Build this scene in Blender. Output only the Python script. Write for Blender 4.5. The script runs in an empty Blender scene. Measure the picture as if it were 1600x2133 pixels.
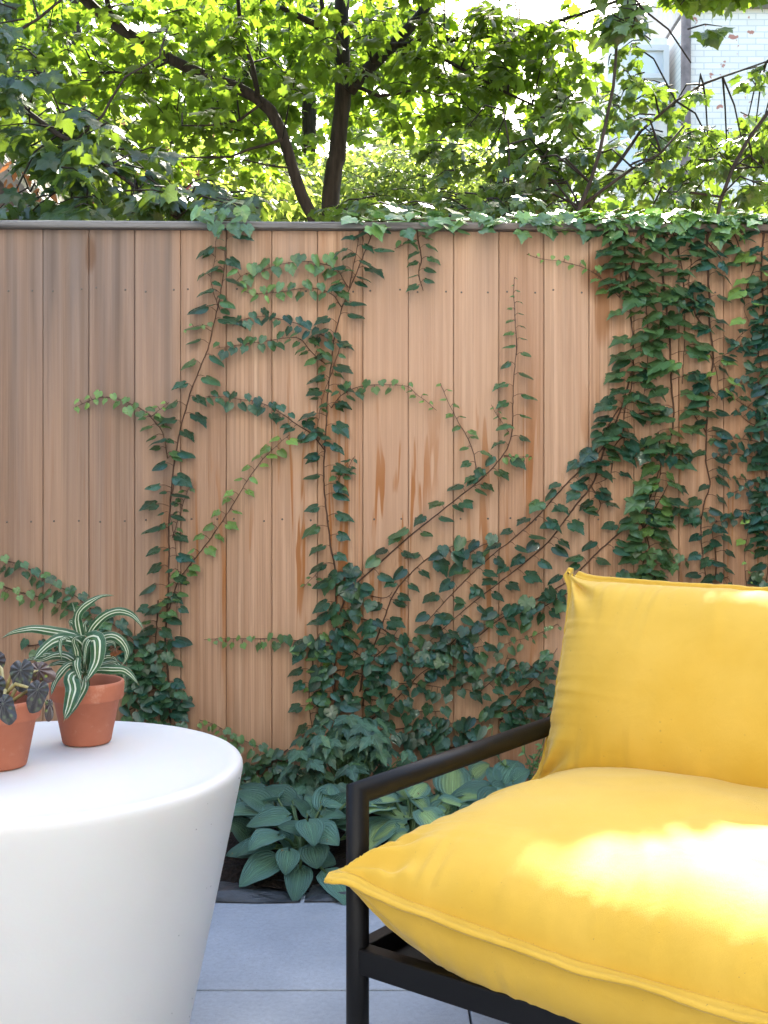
import bpy, math, random
import numpy as np
from math import radians as R, sin, cos, pi, exp
from mathutils import Vector, Matrix, noise as mnoise
random.seed(7); rng = np.random.default_rng(7)
S = bpy.context.scene; COL = S.collection
# ------------------------------------------------------------ camera, light, exposure
F = 2402.0; CH = 1.008; HY = 1000.0          # focal length in photo pixels, eye height, horizon row
cam = bpy.data.cameras.new('camera'); co = bpy.data.objects.new('camera', cam); COL.objects.link(co)
co.location = (0, 0, CH); co.rotation_euler = (R(90), 0, 0)
cam.sensor_fit = 'HORIZONTAL'; cam.sensor_width = 24; cam.lens = 24 * F / 1600; cam.shift_y = -(1066.5 - HY) / 1600
cam.clip_start = .05; cam.clip_end = 600
cam.dof.use_dof = True; cam.dof.focus_distance = 2.9; cam.dof.aperture_fstop = 18
S.camera = co
SUN_EL, SUN_AZ = 37.0, 11.0                  # azimuth clockwise from +Y (behind the fence)
sdir = Vector((sin(R(SUN_AZ)) * cos(R(SUN_EL)), cos(R(SUN_AZ)) * cos(R(SUN_EL)), sin(R(SUN_EL))))
W = bpy.data.worlds.new('World'); S.world = W; W.use_nodes = True
nt = W.node_tree; bg = nt.nodes['Background']; sk = nt.nodes.new('ShaderNodeTexSky')
sk.sky_type = 'NISHITA'; sk.sun_disc = False; sk.sun_elevation = R(SUN_EL); sk.sun_rotation = R(SUN_AZ)
sk.air_density = 1.0; sk.dust_density = 2.2; sk.ozone_density = 1.0
nt.links.new(sk.outputs[0], bg.inputs[0]); bg.inputs[1].default_value = .15
sl = bpy.data.lights.new('sun', 'SUN'); sl.energy = 4.2; sl.angle = R(.9); sl.color = (1, .94, .84)
so = bpy.data.objects.new('sun', sl); COL.objects.link(so); so.rotation_euler = sdir.to_track_quat('Z', 'Y').to_euler()
S.view_settings.view_transform = 'Standard'; S.view_settings.look = 'None'; S.view_settings.gamma = 1
S.view_settings.exposure = 2.6
S.view_settings.use_white_balance = True; S.view_settings.white_balance_temperature = 6700; S.view_settings.white_balance_tint = 6
# ------------------------------------------------------------ helpers
def P(px, py, Y): return Vector(((px - 800) * Y / F, Y, CH + (HY - py) * Y / F))
FY, FS = 3.555, .0225                        # fence plane Y = FY + FS*X
def FP(px, py, off=0.0):
    k = (px - 800) / F; Y = FY / (1 - FS * k)
    return Vector((k * Y, Y - off, CH + (HY - py) * Y / F))
def link(o, parent=None):
    COL.objects.link(o)
    if parent: o.parent = parent
    return o
def tag(o, label=None, cat=None, group=None, kind=None):
    if label: o['label'] = label
    if cat: o['category'] = cat
    if group: o['group'] = group
    if kind: o['kind'] = kind
    return o
def empty(name, loc, label, cat, group=None, rz=0):
    o = bpy.data.objects.new(name, None); o.empty_display_size = .1; link(o); o.location = loc; o.rotation_euler.z = rz
    return tag(o, label, cat, group)
class MB:
    def __init__(s): s.v = []; s.f = []; s.uv = []; s.t = []; s.n = 0
    def add(s, v, f, uv=None, t=None):
        v = np.asarray(v, float); s.v.append(v); s.f += [tuple(i + s.n for i in q) for q in f]
        s.uv.append(np.zeros((len(v), 2)) if uv is None else np.asarray(uv, float))
        tt = np.zeros((len(v), 4)); tt[:, 3] = 1
        if t is not None: tt[:, :3] = t
        s.t.append(tt); s.n += len(v)
    def inst(s, tpl, M, pos, t):
        V, Fc, UV = tpl; n = len(pos)
        if not n: return
        v = np.einsum('nij,vj->nvi', np.asarray(M), V) + np.asarray(pos)[:, None, :]
        base = s.n; k = len(V)
        for i in range(n): s.f += [tuple(j + base + i * k for j in q) for q in Fc]
        s.v.append(v.reshape(-1, 3)); s.uv.append(np.tile(UV, (n, 1)))
        tt = np.ones((n, k, 4)); tt[:, :, :3] = np.asarray(t)[:, None, :]; s.t.append(tt.reshape(-1, 4)); s.n += n * k
    def box(s, x0, x1, y0, y1, z0, z1, M=None):
        v = np.array([(x, y, z) for x in (x0, x1) for y in (y0, y1) for z in (z0, z1)], float)
        if M is not None: v = np.array([tuple(M @ Vector(p)) for p in v])
        s.add(v, [(0, 1, 3, 2), (4, 6, 7, 5), (0, 4, 5, 1), (2, 3, 7, 6), (0, 2, 6, 4), (1, 5, 7, 3)])
    def tube(s, pts, rad, seg=8, cap=True):
        pts = [Vector(p) for p in pts]; n = len(pts)
        if not hasattr(rad, '__len__'): rad = [rad] * n
        up = None; vv = []; ff = []
        for i in range(n):
            a = (pts[i] - pts[i - 1]).normalized() if i else (pts[1] - pts[0]).normalized()
            b = (pts[i + 1] - pts[i]).normalized() if i < n - 1 else a
            d = (a + b).normalized(); c = max(.3, d.dot(a))
            if up is None: up = Vector((0, 0, 1)) if abs(a.z) < .9 else Vector((1, 0, 0))
            s1 = a.cross(up).normalized(); u1 = s1.cross(a).normalized(); up = u1 if b.dot(u1) < .9 else a
            # mitre: project ring of incoming direction on the bisector plane
            for k in range(seg):
                th = 2 * pi * k / seg; r = s1 * cos(th) * rad[i] + u1 * sin(th) * rad[i]
                r = r - a * (r.dot(d) / c if i not in (0, n - 1) else 0); vv.append(tuple(pts[i] + r))
            if i and False: pass
            if i < n - 1:
                # keep ring phase when turning
                q = a.rotation_difference(b); up = q @ u1
        for i in range(n - 1):
            for k in range(seg): ff.append((i * seg + k, i * seg + (k + 1) % seg, (i + 1) * seg + (k + 1) % seg, (i + 1) * seg + k))
        if cap: ff.append(tuple(range(seg - 1, -1, -1))); ff.append(tuple((n - 1) * seg + k for k in range(seg)))
        s.add(vv, ff)
    def lathe(s, prof, seg=64, c=(0, 0, 0)):
        vv = [(c[0] + r * cos(2 * pi * k / seg), c[1] + r * sin(2 * pi * k / seg), c[2] + z) for r, z in prof for k in range(seg)]
        ff = [(i * seg + k, i * seg + (k + 1) % seg, (i + 1) * seg + (k + 1) % seg, (i + 1) * seg + k) for i in range(len(prof) - 1) for k in range(seg)]
        s.add(vv, ff)
    def build(s, name, mat, parent=None, smooth=True, bevel=0):
        me = bpy.data.meshes.new(name); V = np.concatenate(s.v)
        me.from_pydata([], [], []) ; me.vertices.add(len(V)); me.vertices.foreach_set('co', V.ravel())
        ls = np.array([len(q) for q in s.f]); li = np.array([i for q in s.f for i in q])
        me.loops.add(len(li)); me.loops.foreach_set('vertex_index', li); me.polygons.add(len(ls))
        me.polygons.foreach_set('loop_start', np.concatenate([[0], np.cumsum(ls)[:-1]])); me.polygons.foreach_set('loop_total', ls)
        me.update(calc_edges=True)
        uv = me.uv_layers.new(name='UVMap'); uv.data.foreach_set('uv', np.concatenate(s.uv)[li].ravel())
        ca = me.color_attributes.new('tint', 'FLOAT_COLOR', 'POINT'); ca.data.foreach_set('color', np.concatenate(s.t).ravel())
        me.polygons.foreach_set('use_smooth', np.full(len(ls), smooth)); me.materials.append(mat); me.validate(); me.update()
        o = bpy.data.objects.new(name, me); link(o, parent)
        if bevel:
            m = o.modifiers.new('bevel', 'BEVEL'); m.width = bevel; m.segments = 2; m.limit_method = 'ANGLE'; m.harden_normals = False
        return o
# ------------------------------------------------------------ materials
class NT:
    def __init__(s, name):
        s.m = bpy.data.materials.new(name); s.m.use_nodes = True; s.t = s.m.node_tree; s.b = s.t.nodes['Principled BSDF']; s.out = s.t.nodes['Material Output']
    def n(s, ty, **k):
        nd = s.t.nodes.new('ShaderNode' + ty)
        for a, b in k.items(): setattr(nd, a, b)
        return nd
    def l(s, a, b): s.t.links.new(a, b)
    def setv(s, sock, v):
        if hasattr(v, 'is_output'): s.l(v, sock)
        elif v is not None: sock.default_value = v
    def math(s, op, a, b=None, c=None, clamp=False):
        nd = s.n('Math', operation=op, use_clamp=clamp)
        for i, v in enumerate((a, b, c)): s.setv(nd.inputs[i], v)
        return nd.outputs[0]
    def mix(s, f, a, b, ty='MIX'):
        nd = s.n('Mix', data_type='RGBA', blend_type=ty); s.setv(nd.inputs[0], f)
        for i, v in ((6, a), (7, b)): s.setv(nd.inputs[i], (*v, 1) if isinstance(v, tuple) and len(v) == 3 else v)
        return nd.outputs[2]
    def noise(s, vec, scale=5, det=4, rough=.55, dist=0):
        nd = s.n('TexNoise'); nd.inputs['Scale'].default_value = scale; nd.inputs['Detail'].default_value = det
        nd.inputs['Roughness'].default_value = rough; nd.inputs['Distortion'].default_value = dist
        if vec is not None: s.l(vec, nd.inputs['Vector'])
        return nd.outputs['Fac']
    def mapv(s, vec, sc=(1, 1, 1), loc=(0, 0, 0)):
        nd = s.n('Mapping'); s.l(vec, nd.inputs[0]); nd.inputs['Scale'].default_value = sc; s.setv(nd.inputs['Location'], loc); return nd.outputs[0]
    def rng(s, v, a, b, c=0., d=1., smooth=False):
        nd = s.n('MapRange'); nd.clamp = True
        if smooth: nd.interpolation_type = 'SMOOTHSTEP'
        s.setv(nd.inputs[0], v)
        for i, x in enumerate((a, b, c, d)): nd.inputs[i + 1].default_value = x
        return nd.outputs[0]
    def bump(s, h, dist=.01, st=1):
        nd = s.n('Bump'); nd.inputs['Strength'].default_value = st; nd.inputs['Distance'].default_value = dist; s.l(h, nd.inputs['Height']); s.l(nd.outputs[0], s.b.inputs['Normal']); return nd.outputs[0]
    def pos(s): return s.n('NewGeometry').outputs['Position']
    def obj(s): return s.n('TexCoord').outputs['Object']
    def uv(s):
        sp = s.n('SeparateXYZ'); s.l(s.n('TexCoord').outputs['UV'], sp.inputs[0]); return sp.outputs
    def tint(s):
        a = s.n('Attribute'); a.attribute_name = 'tint'; sp = s.n('SeparateXYZ'); s.l(a.outputs['Color'], sp.inputs[0]); return sp.outputs
    def base(s, c, rough=.5, spec=.5):
        s.setv(s.b.inputs['Base Color'], (*c, 1) if isinstance(c, tuple) else c); s.setv(s.b.inputs['Roughness'], rough); s.b.inputs['Specular IOR Level'].default_value = spec
def leaf_mat(name, dark, young, trans=.3, rough=.42, spec=.5, tcol=None, veins=0, bumpd=.002, nscale=60):
    m = NT(name); t = m.tint(); u = m.uv()
    c = m.mix(t[0], dark, young)
    nz = m.noise(m.pos(), nscale, 2)
    br = m.math('MULTIPLY', m.rng(nz, .3, .7, .8, 1.2), m.rng(t[1], 0, 1, .62, 1.35))
    vm = m.n('VectorMath', operation='SCALE'); m.l(c, vm.inputs[0]); m.l(br, vm.inputs['Scale']); c = vm.outputs[0]
    ax = m.math('ABSOLUTE', m.math('SUBTRACT', u[0], .5))
    rib = m.rng(ax, .0, .03, 1, 0)
    # side veins run outward from the midrib
    sv = m.math('SINE', m.math('MULTIPLY', m.math('SUBTRACT', u[1], m.math('MULTIPLY', ax, .9)), 38))
    rib = m.math('MAXIMUM', m.math('MULTIPLY', rib, .8), m.rng(sv, .9, 1, 0, .35))
    c = m.mix(m.math('MULTIPLY', rib, .6), c, tuple(min(1, x * 2.2 + .03) for x in dark))
    m.base(c, m.rng(m.noise(m.pos(), 25, 2), .3, .7, rough - .08, rough + .12), spec)
    m.bump(m.math('ADD', nz, m.math('MULTIPLY', rib, -.6)), bumpd, .5)
    tr = m.n('BsdfTranslucent')
    tc = m.mix(t[0], tcol or tuple(x * 2.2 for x in dark), tuple(min(.9, x * 1.7) for x in young))
    m.l(tc, tr.inputs[0]); mx = m.n('MixShader'); mx.inputs[0].default_value = trans
    m.l(m.b.outputs[0], mx.inputs[1]); m.l(tr.outputs[0], mx.inputs[2]); m.l(mx.outputs[0], m.out.inputs[0])
    return m.m
def simple(name, c, rough=.6, spec=.5, metal=0, nscale=0, var=.15, bumpd=0, stretch=(1, 1, 1)):
    m = NT(name); col = (*c, 1)
    if nscale:
        nz = m.noise(m.mapv(m.obj(), stretch), nscale, 6); col = m.mix(m.rng(nz, .3, .7), tuple(x * (1 - var) for x in c), tuple(min(1, x * (1 + var)) for x in c))
        if bumpd: m.bump(nz, bumpd, .6)
    m.base(col if hasattr(col, 'is_output') else c, rough, spec); m.b.inputs['Metallic'].default_value = metal
    return m.m
def board_mat():
    m = NT('cedar'); oi = m.n('ObjectInfo'); rnd = oi.outputs['Random']
    off = m.n('CombineXYZ'); m.l(m.math('MULTIPLY', rnd, 37), off.inputs[2]); m.l(m.math('MULTIPLY', rnd, 11), off.inputs[0])
    pos = m.pos(); sp = m.n('SeparateXYZ'); m.l(pos, sp.inputs[0]); X, Z = sp.outputs[0], sp.outputs[2]
    def st(a, b): return m.mapv(pos, (a, a, b), off.outputs[0])
    fine = m.noise(st(170, 1.6), 1, 4, .6, .2)
    mid = m.noise(st(34, .9), 1, 4, .6, .6)
    broad = m.noise(st(9, .5), 1, 3, .5, .4)
    wv = m.n('TexWave', wave_type='BANDS', bands_direction='X'); m.l(st(10, .4), wv.inputs[0]); wv.inputs['Scale'].default_value = 1.0
    wv.inputs['Distortion'].default_value = 9; wv.inputs['Detail'].default_value = 3; wv.inputs['Detail Scale'].default_value = .7
    c = m.mix(m.rng(mid, .32, .68), (.47, .255, .145), (.76, .505, .335))
    c = m.mix(m.rng(broad, .35, .7), c, (.66, .405, .26))
    c = m.mix(m.math('MULTIPLY', m.rng(fine, .38, .56, 1, 0), .62), c, (.29, .145, .075))
    c = m.mix(m.math('MULTIPLY', wv.outputs['Fac'], .34), c, (.32, .15, .065))
    ds = m.noise(m.mapv(pos, (20, 20, .9), off.outputs[0]), 1, 3, .6, .8); c = m.mix(m.math('MULTIPLY', m.rng(ds, .57, .72), .55), c, (.25, .125, .065))
    # per-board tone
    c = m.mix(m.rng(rnd, 0, 1, 0, .6), c, (.42, .225, .13)); rb = m.math('FRACT', m.math('MULTIPLY', rnd, 7.31)); c = m.mix(m.rng(rb, 0, 1, 0, .35), c, (.72, .49, .34))
    # grey weathering toward the left and the top of the fence
    gx = m.math('MAXIMUM', m.rng(X, -.66, -.60, 1, 0), m.rng(X, -.66, -.05, .55, 0)); gz = m.rng(Z, .5, 1.6, .42, 1)
    g = m.math('MULTIPLY', m.math('MULTIPLY', gx, gz), m.rng(m.noise(st(13, .7), 1, 3), .32, .58, .62, 1))
    topg = m.math('MULTIPLY', m.rng(Z, 1.35, 1.8, 0, .55), m.rng(broad, .35, .6))
    topg = m.math('MULTIPLY', topg, m.rng(X, .1, .9, 1, .35))
    c = m.mix(m.math('MULTIPLY', m.math('MAXIMUM', g, topg), .95), c, m.mix(m.rng(m.noise(st(24, .5), 1, 3), .3, .7), (.13, .095, .078), (.26, .20, .17)))
    # tannin runs: long drips of orange brown in the lower middle
    dr = m.noise(m.mapv(pos, (30, 30, 1.5), off.outputs[0]), 1, 2, .5, 1.2); dm = m.noise(m.mapv(pos, (3.5, 3.5, 1.6), (3, 0, 8)), 1, 1)
    zm = m.math('MULTIPLY', m.rng(Z, .3, .7, .25, 1), m.rng(Z, 1.0, 1.4, 1, .1)); xm = m.rng(X, -.75, -.55, .15, 1)
    d = m.math('MULTIPLY', m.math('MULTIPLY', m.rng(dr, .575, .63), m.rng(dm, .40, .54)), m.math('MULTIPLY', zm, xm))
    c = m.mix(m.math('MULTIPLY', d, .85), c, (.36, .13, .03))
    # shade painted into the fence foot, upper edge mottled by noise
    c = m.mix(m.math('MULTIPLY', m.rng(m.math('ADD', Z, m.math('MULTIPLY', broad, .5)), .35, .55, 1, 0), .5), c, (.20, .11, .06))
    # one knot stain high on the right, one on the grey board
    for kx, kz, rx, rz, col in ((.67, 1.64, .07, .10, (.22, .085, .03)), (.68, 1.52, .035, .12, (.30, .13, .05)), (-.9, 1.7, .02, .07, (.17, .09, .05))):
        e = m.math('ADD', m.math('POWER', m.math('DIVIDE', m.math('SUBTRACT', X, kx), rx), 2), m.math('POWER', m.math('DIVIDE', m.math('SUBTRACT', Z, kz), rz), 2))
        e = m.math('ADD', e, m.math('MULTIPLY', m.math('SUBTRACT', mid, .5), 1.6)); c = m.mix(m.math('MULTIPLY', m.rng(e, .1, 1, 1, 0, True), .8), c, col)
    m.base(c, m.rng(fine, .3, .7, .62, .8), .3)
    m.bump(m.math('ADD', fine, m.math('MULTIPLY', wv.outputs['Fac'], .3)), .0022, .9)
    return m.m
M = {}
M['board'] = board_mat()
def cap_mat():
    m = NT('weathered_cap'); p = m.mapv(m.pos(), (2.2, 40, 60)); a = m.noise(p, 1, 6, .65, .5); b = m.noise(m.mapv(m.pos(), (9, 80, 200)), 1, 4)
    sp = m.n('SeparateXYZ'); m.l(m.pos(), sp.inputs[0])
    c = m.mix(m.rng(a, .3, .7), (.12, .112, .108), (.28, .265, .255)); c = m.mix(m.rng(b, .58, .68, 0, .7), c, (.09, .075, .065))
    c = m.mix(m.rng(sp.outputs[0], -.1, .6, 0, .6), c, (.18, .115, .08))
    m.base(c, .75, .3); m.bump(m.math('ADD', a, b), .003, .7); return m.m
M['cap'] = cap_mat()
M['nail'] = simple('nail', (.16, .14, .12), .4, metal=.8)
M['ivy'] = leaf_mat('ivy_leaf', (.018, .074, .053), (.25, .42, .085), .2, .30, .8, (.10, .26, .04))
M['ivystem'] = simple('ivy_stem', (.10, .05, .03), .7, nscale=40, var=.3)
M['maple'] = leaf_mat('maple_leaf', (.030, .062, .022), (.12, .18, .02), .50, .38, .5, (.24, .38, .02), nscale=30)
M['nearmaple'] = leaf_mat('near_maple_leaf', (.014, .040, .034), (.12, .20, .02), .33, .30, .8, (.26, .38, .03), nscale=30)
M['bush'] = leaf_mat('bush_leaf', (.06, .10, .025), (.20, .26, .05), .5, .5, .4, (.45, .55, .08), nscale=20)
M['dry'] = leaf_mat('dry_leaf', (.22, .09, .04), (.35, .15, .06), .35, .6, .3, (.5, .2, .08))
M['bark'] = simple('bark', (.045, .034, .028), .85, .25, nscale=14, var=.5, bumpd=.012, stretch=(3, 3, .5))
M['twig'] = simple('twig', (.03, .024, .02), .8, .2)
M['creeper'] = leaf_mat('creeper_leaf', (.05, .125, .085), (.14, .26, .07), .2, .42, .6, (.10, .24, .05))
M['petal'] = simple('petal', (.65, .08, .25), .6)
M['steel'] = None
def hosta_mat(name, blue, mid, k):
    m = NT(name); u = m.uv(); t = m.tint()
    ax = m.math('ABSOLUTE', m.math('SUBTRACT', m.math('MULTIPLY', u[0], 2), 1))
    vein = m.math('SINE', m.math('MULTIPLY', ax, 34)); nz = m.noise(m.pos(), 38, 4)
    c = m.mix(m.rng(m.math('ADD', ax, m.math('MULTIPLY', m.math('SUBTRACT', nz, .5), .5)), .25, .75, k, 0, True), blue, mid)
    c = m.mix(m.rng(vein, .5, 1, 0, .28), c, tuple(x * .55 for x in blue)); c = m.mix(m.rng(ax, 0, .05, .6, 0), c, tuple(min(1, x * 1.8) for x in mid))
    vm = m.n('VectorMath', operation='SCALE'); m.l(c, vm.inputs[0]); m.l(m.rng(t[1], 0, 1, .75, 1.25), vm.inputs['Scale'])
    # a few brown nicks
    m.base(m.mix(m.rng(m.noise(m.pos(), 70, 2), .72, .75), vm.outputs[0], (.25, .2, .09)), .5, .45)
    m.bump(m.math('ADD', m.math('MULTIPLY', vein, .5), m.math('MULTIPLY', nz, .8)), .0035, .8)
    tr = m.n('BsdfTranslucent'); tr.inputs[0].default_value = (*[x * 2 for x in mid], 1); mx = m.n('MixShader'); mx.inputs[0].default_value = .14
    m.l(m.b.outputs[0], mx.inputs[1]); m.l(tr.outputs[0], mx.inputs[2]); m.l(mx.outputs[0], m.out.inputs[0]); return m.m
M['hosta'] = hosta_mat('hosta_leaf_blue', (.105, .22, .185), (.12, .25, .16), .6)
M['hosta2'] = hosta_mat('hosta_leaf_variegated', (.14, .28, .23), (.34, .50, .21), 1)
M['hstem'] = simple('hosta_stalk', (.09, .16, .06), .5)
def soil_mat():
    m = NT('soil'); a = m.noise(m.pos(), 60, 6, .7); b = m.n('TexVoronoi'); b.inputs['Scale'].default_value = 90; m.l(m.pos(), b.inputs['Vector'])
    c = m.mix(m.rng(a, .35, .7), (.009, .006, .005), (.04, .027, .02)); m.base(c, .85, .3)
    m.bump(m.math('ADD', a, m.math('MULTIPLY', b.outputs[0], .7)), .02, 1); return m.m
M['soil'] = soil_mat()
def paver_mat():
    m = NT('paver'); p = m.pos(); a = m.noise(p, 4, 6, .6); b = m.noise(p, 90, 4, .7); c3 = m.noise(m.mapv(p, (1, 1, 1), (5, 5, 0)), 11, 5, .7, .6); d = m.noise(p, 320, 2)
    c = m.mix(m.rng(a, .3, .7), (.31, .355, .42), (.44, .485, .55)); c = m.mix(m.rng(b, .3, .7, 0, .35), c, (.17, .18, .20)); c = m.mix(m.rng(c3, .58, .75, 0, .5), c, (.42, .44, .46))
    c = m.mix(m.rng(d, .66, .72, 0, .5), c, (.10, .10, .10))
    m.base(c, m.rng(a, .3, .7, .55, .75), .4); m.bump(m.math('ADD', m.math('MULTIPLY', a, 2), m.math('ADD', b, m.math('MULTIPLY', d, .5))), .002, .6); return m.m
M['paver'] = paver_mat()
M['blockerbrick'] = simple('blocker_brick', (.13, .115, .105), .85, nscale=5, var=.3)  # neutral brick for the added wall behind the camera
M['joint'] = simple('joint_sand', (.03, .03, .032), .9, nscale=80, var=.4)
M['slate'] = simple('slate', (.035, .042, .05), .38, .6, nscale=14, var=.6, bumpd=.02, stretch=(1, 2, 4))
def cloth_mat():
    m = NT('yellow_canvas'); o = m.obj(); a = m.noise(m.mapv(o, (900, 900, 900)), 1, 2, .6); b = m.noise(o, 7, 3); w = m.noise(m.mapv(o, (1600, 120, 120)), 1, 2); w2 = m.noise(m.mapv(o, (120, 1600, 120)), 1, 2)
    c = m.mix(m.rng(b, .3, .7), (.60, .365, .038), (.66, .415, .06)); 
    spk = m.noise(o, 190, 1); c = m.mix(m.rng(spk, .785, .80, 0, .55), c, (.2, .14, .05))
    m.base(c, .72, .35); m.b.inputs['Sheen Weight'].default_value = .35; m.b.inputs['Sheen Roughness'].default_value = .35; m.b.inputs['Sheen Tint'].default_value = (1, .93, .75, 1)
    cr = m.noise(m.mapv(o, (1, 1, 1)), 16, 4, .55, .8)
    h = m.math('ADD', m.math('MULTIPLY', m.math('ADD', w, w2), .12), m.math('MULTIPLY', cr, .5)); m.bump(h, .004, .55); return m.m
M['cloth'] = cloth_mat()
M['frame'] = simple('black_metal', (.003, .003, .004), .5, .28, nscale=300, var=.1, bumpd=.0004)
def table_mat():
    m = NT('white_plastic'); o = m.obj(); a = m.noise(o, 3, 3); b = m.noise(o, 160, 3)
    c = m.mix(m.rng(a, .3, .7), (.61, .608, .60), (.66, .655, .648)); sm = m.noise(m.mapv(o, (1, 1, 1), (4, 1, 0)), 9, 6, .7); c = m.mix(m.rng(sm, .62, .8, 0, .18), c, (.55, .53, .50))
    m.base(c, .42, .45); m.b.inputs['Subsurface Weight'].default_value = .15; m.b.inputs['Subsurface Scale'].default_value = .02; m.bump(b, .0006, .35); return m.m
M['table'] = table_mat()
M['water'] = simple('water_drop', (.9, .9, .9), .03, .6); M['water'].node_tree.nodes['Principled BSDF'].inputs['Transmission Weight'].default_value = 1
def terra_mat():
    m = NT('terracotta'); o = m.obj(); a = m.noise(o, 9, 5, .6); b = m.noise(m.mapv(o, (20, 20, 130)), 1, 4); w = m.noise(m.mapv(o, (1, 1, 1), (2, 6, 1)), 22, 5, .7)
    c = m.mix(m.rng(a, .3, .7), (.37, .115, .06), (.47, .165, .095)); c = m.mix(m.rng(w, .56, .75, 0, .5), c, (.62, .36, .26)); c = m.mix(m.rng(m.noise(o, 5, 2), .55, .7, 0, .35), c, (.30, .085, .05))
    m.base(c, .72, .35); m.bump(m.math('ADD', b, a), .0012, .5); return m.m
M['terra'] = terra_mat()
def strap_mat():
    m = NT('striped_strap_leaf'); u = m.uv(); ax = m.math('ABSOLUTE', m.math('SUBTRACT', m.math('MULTIPLY', u[0], 2), 1)); nz = m.noise(m.mapv(m.pos(), (1, 1, 1)), 120, 2)
    s1 = m.math('MULTIPLY', m.rng(ax, .18, .23), m.rng(ax, .38, .44, 1, 0)); s2 = m.math('MULTIPLY', m.rng(ax, .90, .94), m.rng(u[1], .02, .1))
    ln = m.math('MULTIPLY', m.rng(ax, .66, .68), m.rng(ax, .70, .72, .4, 0))
    c = m.mix(m.rng(nz, .3, .7), (.018, .075, .028), (.035, .115, .045)); c = m.mix(m.math('MAXIMUM', s1, m.math('MULTIPLY', s2, .25)), c, (.62, .68, .52))
    c = m.mix(m.rng(ax, .0, .12, .8, 0), c, (.10, .20, .05)); c = m.mix(m.rng(u[1], .965, 1), c, (.4, .22, .12))
    m.base(c, .38, .5); m.bump(m.math('SINE', m.math('MULTIPLY', u[0], 60)), .0006, .5)
    tr = m.n('BsdfTranslucent'); m.l(c, tr.inputs[0]); mx = m.n('MixShader'); mx.inputs[0].default_value = .2
    m.l(m.b.outputs[0], mx.inputs[1]); m.l(tr.outputs[0], mx.inputs[2]); m.l(mx.outputs[0], m.out.inputs[0]); return m.m
M['strap'] = strap_mat()
def begonia_mat():
    m = NT('begonia_leaf'); t = m.tint(); v = m.n('TexVoronoi'); v.inputs['Scale'].default_value = 95; m.l(m.pos(), v.inputs['Vector']); u = m.uv()
    sp = m.rng(v.outputs[0], .12, .42, 1, 0)
    # spots sit between the rays, halfway out
    rr = m.math('SQRT', m.math('ADD', m.math('POWER', m.math('SUBTRACT', u[0], .5), 2), m.math('POWER', m.math('SUBTRACT', u[1], .2), 2)))
    band = m.math('MULTIPLY', m.rng(rr, .12, .25), m.rng(rr, .45, .62, 1, 0)); f = m.math('MULTIPLY', m.math('MULTIPLY', sp, band), m.rng(t[0], 0, 1, .45, 1))
    c = m.mix(t[0], (.022, .024, .030), (.05, .018, .012)); c = m.mix(f, c, m.mix(t[0], (.13, .20, .09), (.36, .50, .04))); c = m.mix(m.rng(rr, .0, .035, .8, 0), c, (.2, .28, .16))
    at = m.math('ARCTAN2', m.math('SUBTRACT', u[0], .5), m.math('SUBTRACT', u[1], .2)); ray = m.math('SINE', m.math('MULTIPLY', at, 9))
    m.base(c, .42, .5); m.b.inputs['Sheen Weight'].default_value = .25; m.bump(m.math('ADD', ray, m.noise(m.pos(), 220, 2)), .0022, .8); return m.m
M['begonia'] = begonia_mat()
M['bstem'] = simple('begonia_stem', (.35, .30, .13), .5, nscale=90, var=.3)
def brick_mat():
    m = NT('painted_brick'); p = m.pos(); b = m.n('TexBrick'); sp = m.n('SeparateXYZ'); m.l(p, sp.inputs[0]); cb = m.n('CombineXYZ'); m.l(sp.outputs[0], cb.inputs[0]); m.l(sp.outputs[2], cb.inputs[1])
    m.l(cb.outputs[0], b.inputs['Vector']); b.inputs['Scale'].default_value = 1; b.inputs['Brick Width'].default_value = .21; b.inputs['Row Height'].default_value = .075; b.inputs['Mortar Size'].default_value = .006
    b.inputs['Color1'].default_value = (.76, .72, .67, 1); b.inputs['Color2'].default_value = (.84, .80, .75, 1); b.inputs['Mortar'].default_value = (.62, .61, .60, 1)
    w = m.noise(cb.outputs[0], 6, 3, .6); c = m.mix(m.rng(w, .64, .67, 0, .85), b.outputs[0], (.42, .13, .08)); m.base(c, .8, .3); m.bump(b.outputs[1], -.01, .6); return m.m
M['brick'] = brick_mat()
M['stucco'] = simple('stucco', (.86, .82, .76), .8, nscale=12, var=.1)
M['whitep'] = simple('white_paint', (.7, .7, .7), .5)
M['glass'] = simple('window_glass', (.62, .66, .70), .06, .9)  # pale base stands in for sky reflected in the panes
M['greyp'] = simple('grey_trim', (.28, .27, .27), .7, nscale=10)
M['brownp'] = simple('brown_pipe', (.20, .15, .13), .8, nscale=8, var=.4)
M['shed'] = simple('old_wood', (.11, .075, .055), .8, nscale=6, var=.5, stretch=(1, 1, 6))
M['shingle'] = simple('roof_board', (.24, .20, .17), .8, nscale=9, var=.4)
M['yard'] = simple('yard_ground', (.07, .075, .035), .95, nscale=3, var=.4)
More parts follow.
